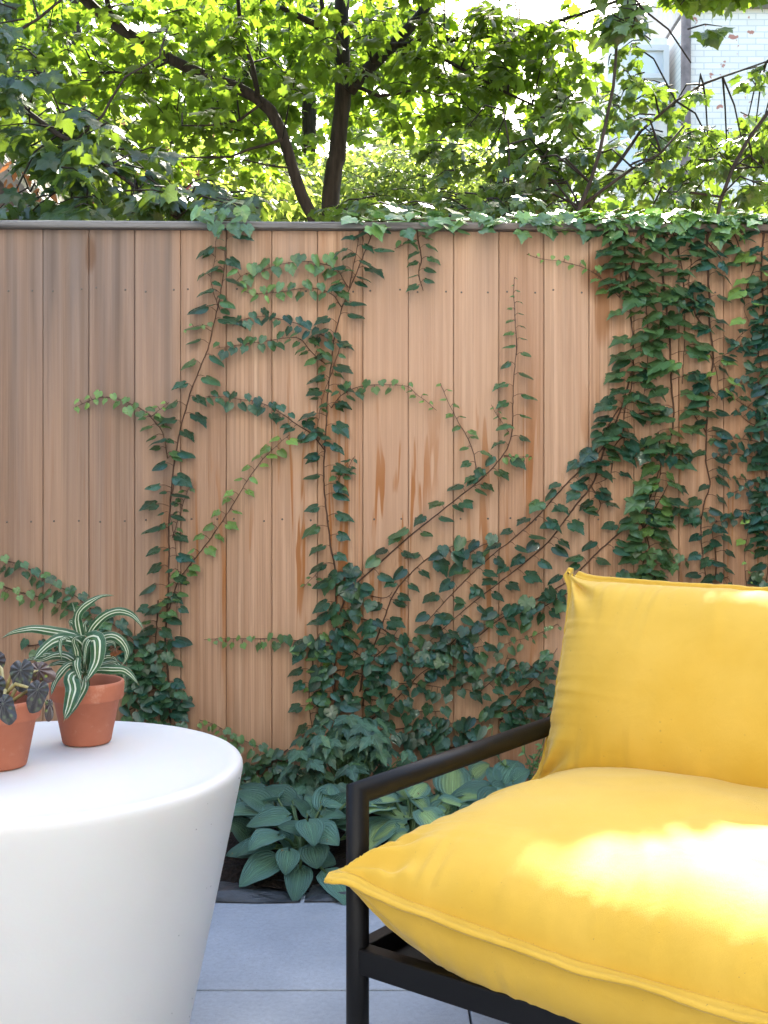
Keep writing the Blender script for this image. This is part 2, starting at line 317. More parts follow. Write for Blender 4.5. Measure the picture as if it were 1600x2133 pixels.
# ------------------------------------------------------------ ground, paving, bed
m = MB(); m.add([(-150, -60, -.06), (150, -60, -.06), (150, 260, -.06), (-150, 260, -.06)], [(0, 1, 2, 3)]); tag(m.build('ground', M['yard'], smooth=False), kind='structure')
m = MB(); m.add([(-4, -3, -.02), (4, -3, -.02), (4, 3.2, -.02), (-4, 3.2, -.02)], [(0, 1, 2, 3)]); tag(m.build('paving_bed', M['joint'], smooth=False), kind='structure')
m = MB()
for i in range(-6, 6):
    for j in range(-7, 1):
        x0, y0 = .162 + .61 * i, 2.278 + .61 * j; g = .0022; dz = random.uniform(-.0012, .0012)
        m.box(x0 + g, x0 + .61 - g, y0 + g, y0 + .61 - g, -.018, dz)
tag(m.build('paving', M['paver'], smooth=False, bevel=.002), kind='structure')
m = MB(); nx, ny = 160, 36; vv = []
for j in range(ny):
    for i in range(nx):
        x = -3 + 6 * i / (nx - 1); y = 2.80 + .78 * j / (ny - 1); e = min(1, j / 5)
        vv.append((x, y, .012 + e * .03 + .022 * mnoise.noise((x * 9, y * 9, 0)) + .010 * mnoise.noise((x * 40, y * 40, 2)) * e))
m.add(vv, [(j * nx + i, j * nx + i + 1, (j + 1) * nx + i + 1, (j + 1) * nx + i) for j in range(ny - 1) for i in range(nx - 1)]); tag(m.build('soil', M['soil']), kind='structure')
def edging(x0, x1, lab):
    m = MB(); n, k = 40, 9; vv = []
    for i in range(n):
        x = x0 + (x1 - x0) * i / (n - 1); e = .35 + .65 * min(1, 6 * min(i, n - 1 - i) / n)
        yf = 2.745 + .018 * mnoise.noise((x * 5, 1, 0)); yb = 2.875 + .02 * mnoise.noise((x * 4, 7, 0))
        for j in range(k):
            s = j / (k - 1); y = yf + (yb - yf) * s; z = (.004 if j in (0, k - 1) else .024 * e + .012 * mnoise.noise((x * 7, y * 30, 3)) + .006 * round(2 * mnoise.noise((x * 3, y * 22, 9))))
            vv.append((x, y, z))
    m.add(vv, [(i * k + j, (i + 1) * k + j, (i + 1) * k + j + 1, i * k + j + 1) for i in range(n - 1) for j in range(k - 1)])
    m.add([(x0, 2.75, .001), (x1, 2.75, .001), (x1, 2.87, .001), (x0, 2.87, .001)], [(0, 1, 2, 3)])
    tag(m.build('edging_stone', M['slate']), lab, 'edging stone', 'dark edging stones along the bed')
edging(-1.3, -.20, 'dark wet slate edging stone under the hosta between white table and black armrest post')
edging(-.19, .55, 'dark slate edging stone behind the black front post of the sofa')
edging(.56, 1.5, 'dark slate edging stone running behind the yellow cushion at the right')
# ------------------------------------------------------------ fence
fa = math.atan(FS)
fence = empty('cedar_fence', (0, FY, 0), 'tall cedar fence of vertical boards under a grey weathered cap rail, ivy climbing it', 'fence', rz=fa)
bw = .1400
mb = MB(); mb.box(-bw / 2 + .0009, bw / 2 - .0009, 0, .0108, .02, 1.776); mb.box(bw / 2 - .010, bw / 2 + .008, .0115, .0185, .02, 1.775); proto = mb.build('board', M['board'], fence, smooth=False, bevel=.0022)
mn = MB(); mn.lathe([(0, -.0016), (.0022, -.0014), (.0032, 0), (.0030, .003)], 10)
nv = mn.v[0].copy(); mn.v[0] = nv[:, [0, 2, 1]]; nailp = mn.build('nail', M['nail']); COL.objects.unlink(nailp)
x = -.485 + bw / 2 - bw * 16; k = 0
while x < 2.75:
    b = proto if k == 0 else proto.copy()
    if k: COL.objects.link(b); b.parent = fence
    b.location = (x, random.uniform(-.0008, .0008), 0)
    if -1.4 < x < 1.4:
        for z in (1.592, .885):
            for s in (-1, 1):
                n = nailp.copy(); COL.objects.link(n); n.parent = b; n.location = (s * (bw / 2 - .028 + random.uniform(-.008, .008)), -.0002, z + random.uniform(-.006, .006))
    x += bw; k += 1
bpy.data.objects.remove(nailp)
mc = MB(); mc.box(-2.8, 2.8, -.028, .075, 1.7765, 1.7985); cap = mc.build('cap_rail', M['cap'], fence, smooth=False, bevel=.006)
mc = MB()
for z in (.35, 1.0, 1.62): mc.box(-2.8, 2.8, .0205, .06, z, z + .09)
mc.build('back_rail', M['cap'], fence, smooth=False)
for xx in (-2.4, 0, 2.4):
    mc = MB(); mc.box(xx - .045, xx + .045, .0625, .152, -.05, 1.775); mc.build('post', M['cap'], fence, smooth=False)
def added_side_fence(x, lab):  # unseen fences, added to hold back low sky light from the sides
    e = empty('added_side_fence', (x, 0, 0), lab, 'fence', 'added side fences blocking low sky light'); m = MB()
    for k in range(36): m.box(-.01, .009, -1.9 + k * .147 + .001, -1.9 + (k + 1) * .147 - .001, .02, 1.95)
    m.build('added_boards', M['blockerboard'], e, smooth=False); m = MB(); m.box(-.05, .05, -1.9, 3.40, 1.9505, 1.975); m.build('cap_rail', M['cap'], e, smooth=False, bevel=.005)  # boards and cap of the added side fence
M['blockerboard'] = simple('blocker_board', (.13, .125, .12), .85, .25, nscale=9, var=.35, stretch=(8, 8, .6))
added_side_fence(-2.2, 'added grey fence at the left beyond the picture edge, blocks low sky light'); added_side_fence(2.25, 'added grey fence at the right beyond the picture edge, blocks low sky light')
e = empty('added_rear_wall', (0, -2.0, 0), 'added brick wall behind the viewer, blocks low sky light', 'house'); m = MB(); m.box(-5, 5, -1, 0, -.05, 9.5); m.build('wall', M['blockerbrick'], e, smooth=False)  # unseen wall with windows, added to cut low sky light from behind
for wx in (-2.2, 1.0):
    for wz in (.9, 4.2):
        f = MB(); f.box(wx - .06, wx + 1.26, .002, .05, wz - .06, wz + 1.86); fo = f.build('window', M['whitep'] if 'whitep' in M else M['cap'], e, smooth=False); g = MB(); g.box(wx, wx + 1.2, .052, .06, wz, wz + 1.8); g.build('pane', M['glass'], fo, smooth=False)  # windows of the added rear wall
# ------------------------------------------------------------ leaf templates
def make_tpl(outline, ctr, cup, droop, fold=.0, wave=0, teeth=0):
    if teeth:
        q = [outline[0], outline[1]]
        for (ax, ay), (bx, by) in zip(outline[1:-1], outline[2:]):
            dx, dy = bx - ax, by - ay; l = math.hypot(dx, dy); nx_, ny_ = dy / l, -dx / l
            q += [(ax + dx * .42 + nx_ * teeth, ay + dy * .42 + ny_ * teeth), (ax + dx * .5 - nx_ * teeth * .25, ay + dy * .5 - ny_ * teeth * .25)] * 1 + [(bx, by)]
        outline = q
    o = outline + [(-x, y) for x, y in outline[-2:0:-1]]; n = len(o); V = []
    def z(x, y): return -cup * x * x * 2 - droop * y * y + fold * abs(x) + wave * sin(9 * y + 5 * abs(x)) * abs(x)
    for sc in (1, .55):
        for x, y in o: xx, yy = ctr[0] + (x - ctr[0]) * sc, ctr[1] + (y - ctr[1]) * sc; V.append((xx, yy, z(xx, yy)))
    V.append((*ctr, z(*ctr))); Fc = [(i, (i + 1) % n, n + (i + 1) % n, n + i) for i in range(n)] + [(n + i, n + (i + 1) % n, 2 * n) for i in range(n)]
    V = np.array(V); return V, Fc, np.stack([V[:, 0] + .5, V[:, 1]], 1)
IVY = [make_tpl([(0, .10), (.14, -.03), (.34, 0), (.47, .13), (.53, .33), (.47, .47), (.40, .60), (.25, .74), (.10, .92), (0, 1.05)], (0, .42), .22, .22, .10, .05, .025),
       make_tpl([(0, .12), (.17, -.04), (.38, .01), (.52, .16), (.60, .40), (.56, .60), (.38, .62), (.30, .76), (.14, .90), (0, 1.1)], (0, .42), .15, .30, .16, .08, .03),
       make_tpl([(0, .08), (.18, -.05), (.36, .02), (.44, .2), (.43, .42), (.34, .62), (.18, .84), (0, 1.0)], (0, .40), .3, .18, .05, .03)]
IVYBIG = [make_tpl([(0, .12), (.15, -.03), (.36, 0), (.48, .15), (.57, .34), (.66, .58), (.50, .60), (.36, .62), (.30, .76), (.20, .82), (.10, .98), (0, 1.15)], (0, .42), .12, .26, .16, .10, .03), IVY[0], IVY[1]]
MAPLE = [make_tpl([(0, .04), (.12, -.06), (.36, -.06), (.32, .10), (.44, .18), (.72, .48), (.50, .50), (.42, .60), (.28, .56), (.30, .74), (.20, .80), (0, 1.1)], (0, .32), .12, .25, .10, .06),
         make_tpl([(0, .05), (.2, -.1), (.40, .0), (.40, .16), (.66, .36), (.52, .46), (.34, .46), (.28, .60), (.34, .72), (.16, .82), (0, 1.05)], (0, .32), .25, .4, .05, .1)]
SMALL = [make_tpl([(0, 0), (.2, .2), (.26, .45), (.14, .8), (0, 1)], (0, .45), .1, .3, .1)]
CREEP = [make_tpl([(0, 0), (.12, .05), (.22, .16), (.27, .3), (.36, .42), (.29, .48), (.33, .60), (.22, .66), (.20, .78), (.10, .86), (0, 1.08)], (0, .45), .15, .35, .15, .12, .02)]
def frame(axis, normal):
    y = Vector(axis).normalized(); z = Vector(normal) - y * Vector(normal).dot(y); z.normalize(); x = y.cross(z); return np.array([[x[i], y[i], z[i]] for i in range(3)])
class Leaves:
    def __init__(s, tpls): s.tp = tpls; s.d = [([], [], []) for _ in tpls]
    def add(s, pos, axis, normal, size, t):
        k = random.randrange(len(s.tp)); s.d[k][0].append(frame(axis, normal) * size * np.array([random.choice((-1, 1)) * random.uniform(.85, 1.08), 1, random.uniform(.3, 1.5)])); s.d[k][1].append(tuple(pos)); s.d[k][2].append(t)
    def count(s): return sum(len(d[0]) for d in s.d)
    def build(s, name, mat, parent, tw=None, mat2=None):
        m = MB()
        for tp, d in zip(s.tp, s.d): m.inst(tp, d[0], d[1], d[2])
        if tw is None: return m.build(name, mat, parent)
        n = len(m.f)
        for v, u, t in zip(tw.v, tw.uv, tw.t): m.v.append(v); m.uv.append(u); m.t.append(t)
        m.f += [tuple(i + m.n for i in q) for q in tw.f]; m.n += tw.n; o = m.build(name, mat, parent); o.data.materials.append(mat2)
        mi = np.zeros(len(m.f), np.int32); mi[n:] = 1; o.data.polygons.foreach_set('material_index', mi); return o
def smooth_path(pts, step):
    pts = [np.array(p, float) for p in pts]; out = []
    P0 = [pts[0] * 2 - pts[1]] + pts + [pts[-1] * 2 - pts[-2]]
    for i in range(1, len(P0) - 2):
        a, b, c, d = P0[i - 1:i + 3]; n = max(1, int(np.linalg.norm(c - b) / step))
        for k in range(n):
            t = k / n; out.append(.5 * (2 * b + (c - a) * t + (2 * a - 5 * b + 4 * c - d) * t * t + (3 * b - a - 3 * c + d) * t ** 3))
    out.append(pts[-1]); return out
# ------------------------------------------------------------ ivy on the fence
PX = FY / F
def shoot(L, St, pts, s0, s1, sp=None, y0=.05, y1=.05, r=1.6, skip=0, jit=1.0, off=.012, extra=0):
    """one runner: photo-plane path on the fence face, leaves alternate either side. s0,s1 leaf length px start/end; y0,y1 youngness"""
    path = smooth_path(pts, 4); n = len(path); St.tube([FP(p[0] + random.uniform(-.7, .7), p[1], off * .35 + .002 * sin(i * .35)) for i, p in enumerate(path)][::2] if n > 4 else [FP(*p, .004) for p in path], [PX * max(.5, r * (1 - .65 * i / n)) for i in range(0, n, 2)] if n > 4 else PX * r, 5)
    tot = 0; nxt = skip; side = random.choice((-1, 1)); ln = sum(np.linalg.norm(path[i + 1] - path[i]) for i in range(n - 1))
    for i in range(n - 1):
        d = path[i + 1] - path[i]; L0 = np.linalg.norm(d); tot += L0
        if tot < nxt: continue
        f = tot / ln; sz = (s0 + (s1 - s0) * f) * random.uniform(.78, 1.18); yg = y0 + (y1 - y0) * f
        nxt = tot + (sp or .5 * (s0 + (s1 - s0) * f)) * (1.04 if (sp or 20) > 12.5 else 1.05) * random.uniform(.75, 1.25); side = -side if random.random() < .9 else side
        d /= L0 + 1e-9; perp = np.array([-d[1], d[0]]) * side
        # petiole leans out and up, the blade hangs outward and down from its end
        pet = perp * random.uniform(.25, .6) * sz + np.array([0, -.12 * sz]); q = path[i] + pet
        hx = perp[0] + d[0] * .2 * (1 if random.random() < .5 else -1)
        if abs(hx) < .35: hx = random.choice((-1, 1)) * random.uniform(.25, .8)
        ax = Vector((hx, -.25 + random.uniform(-.25, .15), -(.30 + random.uniform(-.22, .35) + (.5 if abs(perp[0]) < .5 else 0))))
        nrm = Vector((random.uniform(-.3, .3) + .3 * hx, -random.uniform(.34, .75), random.uniform(.75, 1.2)))
        o = off + random.uniform(.006, .030); base = FP(*path[i], off * .4); top = FP(*q, o)
        St.tube([base, (base + top) / 2 + Vector((0, -.004, .003)), top], PX * .55, 4, False)
        L.add(top, ax, nrm, sz * PX * .95, (min(1, max(0, yg + random.choice((-.06, .0, .03, .08, .22)) * random.random())), random.random(), random.random()))
        for _ in range(extra):
            if random.random() < .45:
                q2 = q + np.array([random.uniform(-1, 1), random.uniform(-.7, .7)]) * sz * .8; L.add(FP(*q2, off + random.uniform(0, .03)), Vector((random.uniform(-1, 1), -.25, -random.uniform(.3, .9))), nrm, sz * PX * random.uniform(.6, .95), (max(0, min(1, yg + random.uniform(-.05, .2))), random.random(), 0))
def vine(label, shoots, big=False):
    p0 = shoots[0][0][0]; e = empty('climbing_vine', (FP(*p0).x, FP(*p0).y - .01, 0), label, 'vine', 'ivy vines climbing the cedar fence')
    L = Leaves(IVYBIG if big else IVY); St = MB()
    for sh in shoots:
        kw = sh[1] if len(sh) > 1 else {}; shoot(L, St, sh[0], **kw)
    a = L.build('foliage', M['ivy'], None); b = St.build('stem', M['ivystem'], None)
    for o in (a, b): o.parent = e; o.matrix_parent_inverse = Matrix.Translation(-Vector(e.location))
D = dict
big = D(s0=42, s1=40, sp=18)
vine('tall left ivy vine rising to the cap with a pale-tipped shoot arching left', [
    ([(352, 1640), (355, 1500), (350, 1400), (345, 1330), (350, 1250), (352, 1180), (352, 1100), (355, 1050), (362, 970), (375, 900), (388, 850), (400, 810), (420, 760), (435, 720), (447, 670), (458, 620), (466, 570), (470, 520), (474, 470)], D(s0=34, s1=42, sp=19, r=2.3)),
    ([(350, 955), (340, 905), (320, 875), (300, 855), (270, 840), (240, 830), (210, 828), (180, 838), (150, 852)], D(s0=28, s1=13, sp=9, y0=.05, y1=.75, r=1)),
    ([(316, 868), (330, 856), (345, 845), (356, 835)], D(s0=14, s1=10, sp=8, y0=.6, y1=.9, r=.7)),
    ([(440, 680), (415, 678), (380, 692)], D(s0=14, s1=6, sp=14, y0=.4, y1=.6, r=.6)),
    ([(360, 1120), (385, 1040), (398, 1010)], D(s0=13, s1=12, sp=8, y0=.1, y1=.3, r=.7)),
    ([(365, 1000), (355, 1060), (365, 1130), (372, 1200), (368, 1290)], D(s0=18, s1=20, sp=22, r=.8, y0=.1)),
    ([(460, 650), (440, 590), (448, 540), (450, 500)], D(s0=18, s1=22, sp=12, y0=.15, y1=.15, r=.7))])
vine('light green ivy shoot slanting up right between the two tall vines', [
    ([(352, 1270), (372, 1210), (400, 1172), (440, 1120), (480, 1060), (510, 1010), (545, 960), (580, 925), (606, 903)], D(s0=23, s1=24, sp=11.5, y0=.35, y1=.78, r=1.3)),])
vine('ivy mass of small dark leaves at the fence foot beside the striped plant pot', [
    ([(0, 1165), (40, 1175), (80, 1195), (110, 1215), (150, 1235), (180, 1260), (215, 1285), (250, 1310), (280, 1335), (300, 1380), (330, 1440), (350, 1500)], D(s0=21, s1=30, sp=9, y0=.2, y1=.0, r=1.1)),
    ([(5, 1220), (50, 1235), (90, 1245), (130, 1258), (170, 1280), (220, 1320), (260, 1370), (300, 1430)], D(s0=16, s1=30, sp=9, y0=.55, y1=.0, r=1.1)),
    ([(255, 1350), (300, 1345), (340, 1350), (375, 1345)], D(s0=28, s1=28, sp=10, extra=1)), ([(60, 1345), (120, 1340), (180, 1370), (250, 1400)], D(s0=26, s1=28, sp=12)),
    ([(262, 1390), (300, 1392), (345, 1388)], D(s0=28, s1=28, sp=10)), ([(265, 1430), (300, 1440), (350, 1430), (378, 1470)], D(s0=30, s1=28, sp=9, extra=1)),
    ([(262, 1480), (300, 1470), (350, 1490), (385, 1495)], D(s0=30, s1=28, sp=9, extra=1)), ([(270, 1510), (330, 1520), (380, 1540)], D(s0=30, s1=28, sp=11)),
    ([(330, 1250), (325, 1330), (320, 1400), (330, 1470)], D(s0=26, s1=30, sp=13, y0=.1, y1=.15))])
vine('small low ivy shoot trailing along the fence foot just right of the table', [
    ([(600, 1600), (570, 1575), (530, 1550), (490, 1535), (450, 1510), (415, 1499)], D(s0=24, s1=13, sp=8, y0=0, y1=.6, r=1)),
    ([(605, 1600), (560, 1598), (520, 1600), (490, 1612)], D(s0=27, s1=24, sp=9, extra=1)), ([(600, 1560), (560, 1590), (520, 1625), (490, 1640)], D(s0=26, s1=26, sp=10))])
vine('tall central ivy vine climbing straight to the cap rail, with five short side shoots', [
    ([(700, 1660), (698, 1500), (697, 1380), (700, 1250), (698, 1190), (688, 1130), (682, 1080), (676, 1020), (675, 960), (680, 880), (683, 820), (690, 760), (697, 700), (710, 650), (725, 610), (742, 570), (758, 530), (772, 495), (782, 468)], D(s0=36, s1=38, sp=18, r=2.4)),
    ([(728, 600), (735, 560), (745, 510), (750, 470)], D(s0=28, s1=34, sp=14, r=1.2)),
    ([(725, 600), (700, 560), (660, 548), (630, 545), (590, 550), (550, 562), (510, 572), (490, 588)], D(s0=26, s1=26, sp=10.5, y0=.25, y1=.45, r=1, skip=22)),
    ([(712, 640), (690, 612), (650, 600), (610, 604), (570, 610), (530, 612), (505, 606)], D(s0=25, s1=20, sp=9.5, y0=.05, y1=.7, r=1)),
    ([(695, 710), (655, 690), (620, 675), (580, 664), (540, 660), (500, 668), (485, 680)], D(s0=24, s1=20, sp=9, r=1)),
    ([(680, 760), (650, 735), (625, 706), (590, 705), (540, 713), (490, 720), (450, 726)], D(s0=24, s1=20, sp=8.5, y0=.35, y1=.1, r=1)),
    ([(678, 940), (650, 905), (620, 885), (580, 857), (540, 838), (500, 832), (460, 826), (425, 826)], D(s0=27, s1=20, sp=8.5, y0=0, y1=.15, r=1.2)),
    ([(690, 850), (710, 825), (740, 808), (780, 802), (820, 802), (850, 806), (868, 822), (888, 836), (912, 858)], D(s0=25, s1=9, sp=9.5, y0=.05, y1=.75, r=1)),
    ([(720, 990), (735, 955), (740, 950)], D(s0=16, s1=12, sp=8, y0=.2, r=.7)), ([(700, 1010), (715, 980), (728, 960)], D(s0=18, s1=14, sp=8, y0=.3, r=.7)),
    ([(665, 1190), (650, 1205), (630, 1225)], D(s0=15, s1=9, sp=7, y0=.2, y1=.5, r=.6)),
    ([(710, 720), (690, 780), (672, 830), (660, 900)], D(s0=20, s1=18, sp=18, y0=.2, y1=.3, r=.8))])
vine('short ivy sprig hanging from the cap near the middle of the fence', [
    ([(868, 470), (872, 505), (878, 540), (872, 570), (882, 606)], D(s0=26, s1=27, sp=9, y0=.2, y1=.1)), ([(868, 480), (840, 510), (822, 518)], D(s0=24, s1=22, sp=12, y0=.3, y1=.3, r=1)),
    ([(935, 470), (942, 490)], D(s0=34, s1=30, sp=12, y0=.4, y1=.4))])
vine('single upright ivy vine with a reddish tip that bends down left across the middle', [
    ([(700, 1310), (722, 1240), (760, 1200), (800, 1165), (850, 1120), (900, 1080), (950, 1040), (1000, 1000), (1048, 948), (1066, 905), (1068, 850), (1070, 790), (1075, 740)], D(s0=36, s1=31, sp=17, y0=0, y1=.12, r=2)), ([(1075, 740), (1075, 700), (1072, 650), (1070, 610), (1071, 578)], D(s0=26, s1=5, sp=11, y0=.2, y1=.3, r=1)),
    ([(990, 1012), (990, 960), (975, 915), (955, 880), (935, 840), (917, 798)], D(s0=28, s1=11, sp=13, y0=.12, y1=.6, r=1.1)),
    ([(1060, 900), (1035, 865), (1022, 840)], D(s0=14, s1=8, sp=8, y0=.3, y1=.5, r=.6)), ([(1050, 950), (1080, 952), (1112, 950)], D(s0=15, s1=7, sp=7, y0=.4, y1=.7, r=.6))])
vine('upper slanting ivy vine of the middle, running from the right vine mass down left', [
    ([(1320, 760), (1290, 860), (1250, 940), (1182, 1005), (1120, 1075), (1065, 1125), (1015, 1165), (944, 1234), (872, 1314)], D(s0=38, s1=32, sp=17, r=2)),
    ([(1290, 850), (1265, 890), (1245, 930), (1240, 990)], D(s0=36, s1=34, sp=15, y0=.1, y1=.1)), ([(1310, 900), (1280, 930), (1270, 990), (1235, 1010)], D(s0=36, s1=34, sp=16))])
vine('second slanting ivy vine of the middle, just below the upper one', [
    ([(1260, 930), (1235, 1005), (1192, 1062), (1140, 1130), (1080, 1182), (992, 1250), (944, 1290), (890, 1340)], D(s0=36, s1=32, sp=17, r=2)), ([(1230, 1010), (1250, 1050), (1235, 1080)], D(s0=30, s1=28, sp=14))])
vine('slanting ivy vine whose upper end passes behind the tip of the yellow back cushion', [
    ([(1350, 1040), (1305, 1095), (1240, 1155), (1184, 1210), (1112, 1250), (1040, 1290), (1000, 1322), (944, 1362), (880, 1390)], D(s0=35, s1=32, sp=17, r=2)),
    ([(1250, 1270), (1190, 1235), (1120, 1270), (1060, 1280)], D(s0=30, s1=30, sp=13)), ([(1160, 1300), (1110, 1325), (1070, 1335), (1030, 1352)], D(s0=8, s1=22, sp=9, y0=.6, y1=.15, r=.7))])
vine('ivy vine curving up right from the creeper bush under the slanting ones', [
    ([(756, 1470), (772, 1370), (800, 1290), (820, 1238), (856, 1194), (892, 1162), (932, 1142), (985, 1124)], D(s0=34, s1=34, sp=17, r=2)), ([(935, 1142), (950, 1160), (980, 1150), (1005, 1135), (1045, 1125)], D(s0=33, s1=30, sp=13)),
    ([(700, 1240), (740, 1235), (800, 1245), (820, 1230)], D(s0=34, s1=30, sp=14)), ([(690, 1200), (720, 1205), (750, 1190)], D(s0=36, s1=34, sp=14, extra=1))])
mz = []
for pts in ([(690, 1300), (760, 1290), (830, 1330), (900, 1345), (960, 1350), (1010, 1345)], [(620, 1345), (700, 1340), (770, 1372), (850, 1375), (930, 1385), (1010, 1400), (1085, 1405)], [(650, 1410), (720, 1395), (800, 1420), (880, 1425), (960, 1440)],
            [(660, 1460), (730, 1450), (800, 1462), (860, 1480), (940, 1480)], [(880, 1390), (930, 1350), (960, 1320), (1010, 1300), (1060, 1270)], [(760, 1400), (820, 1380), (880, 1350), (950, 1340)], [(770, 1500), (830, 1450), (880, 1400), (930, 1370)],
            [(700, 1330), (690, 1400), (700, 1470)], [(790, 1520), (850, 1515), (900, 1500), (960, 1510)], [(960, 1440), (970, 1400), (1000, 1370)], [(750, 1440), (760, 1390), (800, 1350), (830, 1310)]): mz.append((pts, D(s0=30, s1=24, sp=13.2, y0=.02, y1=.08, off=.018, skip=random.uniform(0, 15))))
vine('dense tangle of dark ivy leaves on the lower middle boards above the bush', mz)
vine('ivy shoot running flat to the left from the central tangle with pale tip', [
    ([(665, 1345), (620, 1335), (590, 1330), (540, 1330), (500, 1330), (460, 1330), (425, 1332)], D(s0=28, s1=9, sp=9, y0=0, y1=.75, r=1.1)),
    ([(655, 1340), (650, 1400), (644, 1450), (650, 1520)], D(s0=34, s1=30, sp=20, y0=.05, y1=.1)), ([(650, 1430), (660, 1465), (650, 1480)], D(s0=16, s1=18, sp=9, y0=.7, y1=.8, r=.7)), ([(665, 1320), (670, 1370), (665, 1410)], D(s0=26, s1=24, sp=12, y0=.45, y1=.6, r=1))])
vine('low ivy vine with blueish leaves between the armrest and the yellow cushion', [
    ([(860, 1545), (930, 1520), (980, 1502), (1050, 1480), (1092, 1434), (1135, 1390), (1160, 1350)], D(s0=34, s1=28, sp=11, r=1.6)), ([(1040, 1500), (1090, 1470), (1130, 1440), (1160, 1430)], D(s0=26, s1=28, sp=10, y0=.15, y1=.1)),
    ([(1060, 1500), (1110, 1480), (1150, 1470)], D(s0=28, s1=26, sp=10)), ([(1045, 1395), (1090, 1385), (1140, 1400)], D(s0=26, s1=24, sp=10)), ([(1000, 1440), (1040, 1400), (1060, 1360)], D(s0=22, s1=20, sp=12, y0=.1, y1=.15, r=1)),
    ([(930, 1560), (980, 1545), (1060, 1550)], D(s0=30, s1=26, sp=16))])
vine('big-leaved ivy vine hanging from the cap at the left side of the right-hand mass', [
    ([(1300, 462), (1302, 560), (1312, 640), (1318, 720), (1316, 800), (1300, 860), (1300, 930)], D(s0=44, s1=44, sp=15, y0=.30, y1=.18, r=2.4, extra=0)),
    ([(1262, 470), (1270, 510), (1290, 560), (1290, 620)], D(s0=40, s1=40, sp=16, y0=.12, y1=.1)), ([(1250, 470), (1285, 540), (1300, 600)], D(s0=28, s1=32, sp=14, y0=.15, y1=.1)),
    ([(1290, 620), (1262, 590), (1242, 572), (1210, 556), (1170, 545), (1130, 540), (1092, 528)], D(s0=26, s1=5, sp=13, y0=.3, y1=.9, r=.9)),
    ([(1335, 480), (1335, 560), (1345, 640), (1350, 720), (1345, 800), (1330, 860)], D(s0=48, s1=42, sp=18, y0=.28, y1=.2)),
    ([(1300, 620), (1335, 500), (1400, 490), (1440, 500)], D(s0=38, s1=40, sp=17, y0=.15, y1=.1))], big=True)
vine('broad ivy vine with bright green patches down the middle of the right-hand mass', [
    ([(1385, 462), (1380, 560), (1388, 640), (1395, 720), (1398, 800), (1402, 880), (1385, 945), (1365, 1000), (1350, 1050), (1340, 1100), (1345, 1150), (1325, 1215)], D(s0=50, s1=38, sp=14, y0=.28, y1=.22, r=2.6)),
    ([(1400, 480), (1420, 560), (1425, 640), (1425, 720), (1420, 800)], D(s0=48, s1=44, sp=19, y0=.25, y1=.2)), ([(1370, 900), (1375, 980), (1360, 1060), (1365, 1110)], D(s0=34, s1=30, sp=11, y0=.35, y1=.6)),
    ([(1335, 1090), (1350, 1130), (1355, 1180), (1340, 1215)], D(s0=34, s1=30, sp=9, y0=.15, y1=.3, extra=1)), ([(1350, 1155), (1395, 1160), (1435, 1165)], D(s0=28, s1=18, sp=9, y0=.3, y1=.3)),
    ([(1330, 862), (1360, 858), (1400, 862)], D(s0=24, s1=24, sp=8)), ([(1320, 925), (1370, 940), (1430, 950)], D(s0=26, s1=24, sp=9)), ([(1395, 1065), (1430, 1070), (1462, 1080)], D(s0=22, s1=24, sp=8)),
    ([(1270, 1200), (1300, 1210), (1360, 1215)], D(s0=28, s1=28, sp=9, extra=1)), ([(1340, 1100), (1375, 1040), (1400, 990)], D(s0=36, s1=34, sp=16, y0=.1)), ([(1390, 620), (1430, 622), (1475, 640)], D(s0=24, s1=24, sp=9))], big=True)
vine('thin dark-leaved ivy vine right of the bright mass, small leaves and a bare brown stem', [
    ([(1475, 462), (1472, 520), (1476, 600), (1478, 680), (1485, 740), (1478, 800), (1472, 880), (1470, 960), (1478, 1010), (1465, 1050), (1460, 1100), (1462, 1150), (1472, 1215)], D(s0=38, s1=30, sp=16, y0=0, y1=.02, r=2.6)),
    ([(1440, 470), (1470, 500), (1500, 540)], D(s0=38, s1=36, sp=14)), ([(1490, 560), (1460, 540), (1430, 560)], D(s0=34, s1=30, sp=12)), ([(1480, 740), (1495, 790), (1492, 840)], D(s0=36, s1=34, sp=17, y0=.75, y1=.75, r=1)),
    ([(1478, 690), (1450, 660), (1435, 600), (1440, 540)], D(s0=28, s1=26, sp=13)), ([(1470, 900), (1440, 850), (1450, 800)], D(s0=30, s1=26, sp=14, y0=.15)), ([(1490, 1200), (1490, 1150), (1480, 1100)], D(s0=30, s1=26, sp=12)), ([(1475, 1200), (1500, 1205), (1520, 1200)], D(s0=28, s1=26, sp=10, y0=.05))])
rs = [([(1592, 462), (1585, 560), (1590, 650), (1580, 740), (1598, 820), (1590, 900), (1595, 990), (1585, 1080), (1600, 1160), (1592, 1230)], D(s0=34, s1=30, sp=12, y0=0, y1=.05, r=2, extra=1)),
      ([(1520, 470), (1540, 520), (1545, 570)], D(s0=34, s1=32, sp=15, y0=.1, y1=.2)), ([(1575, 545), (1555, 600), (1548, 640), (1560, 670)], D(s0=38, s1=38, sp=22, y0=.8, y1=.85, r=1)),
      ([(1562, 1085), (1555, 1120), (1550, 1170), (1556, 1228)], D(s0=24, s1=6, sp=17, y0=.8, y1=.9, r=.5)), ([(1620, 560), (1615, 700), (1620, 900), (1610, 1100)], D(s0=36, s1=34, sp=14))]
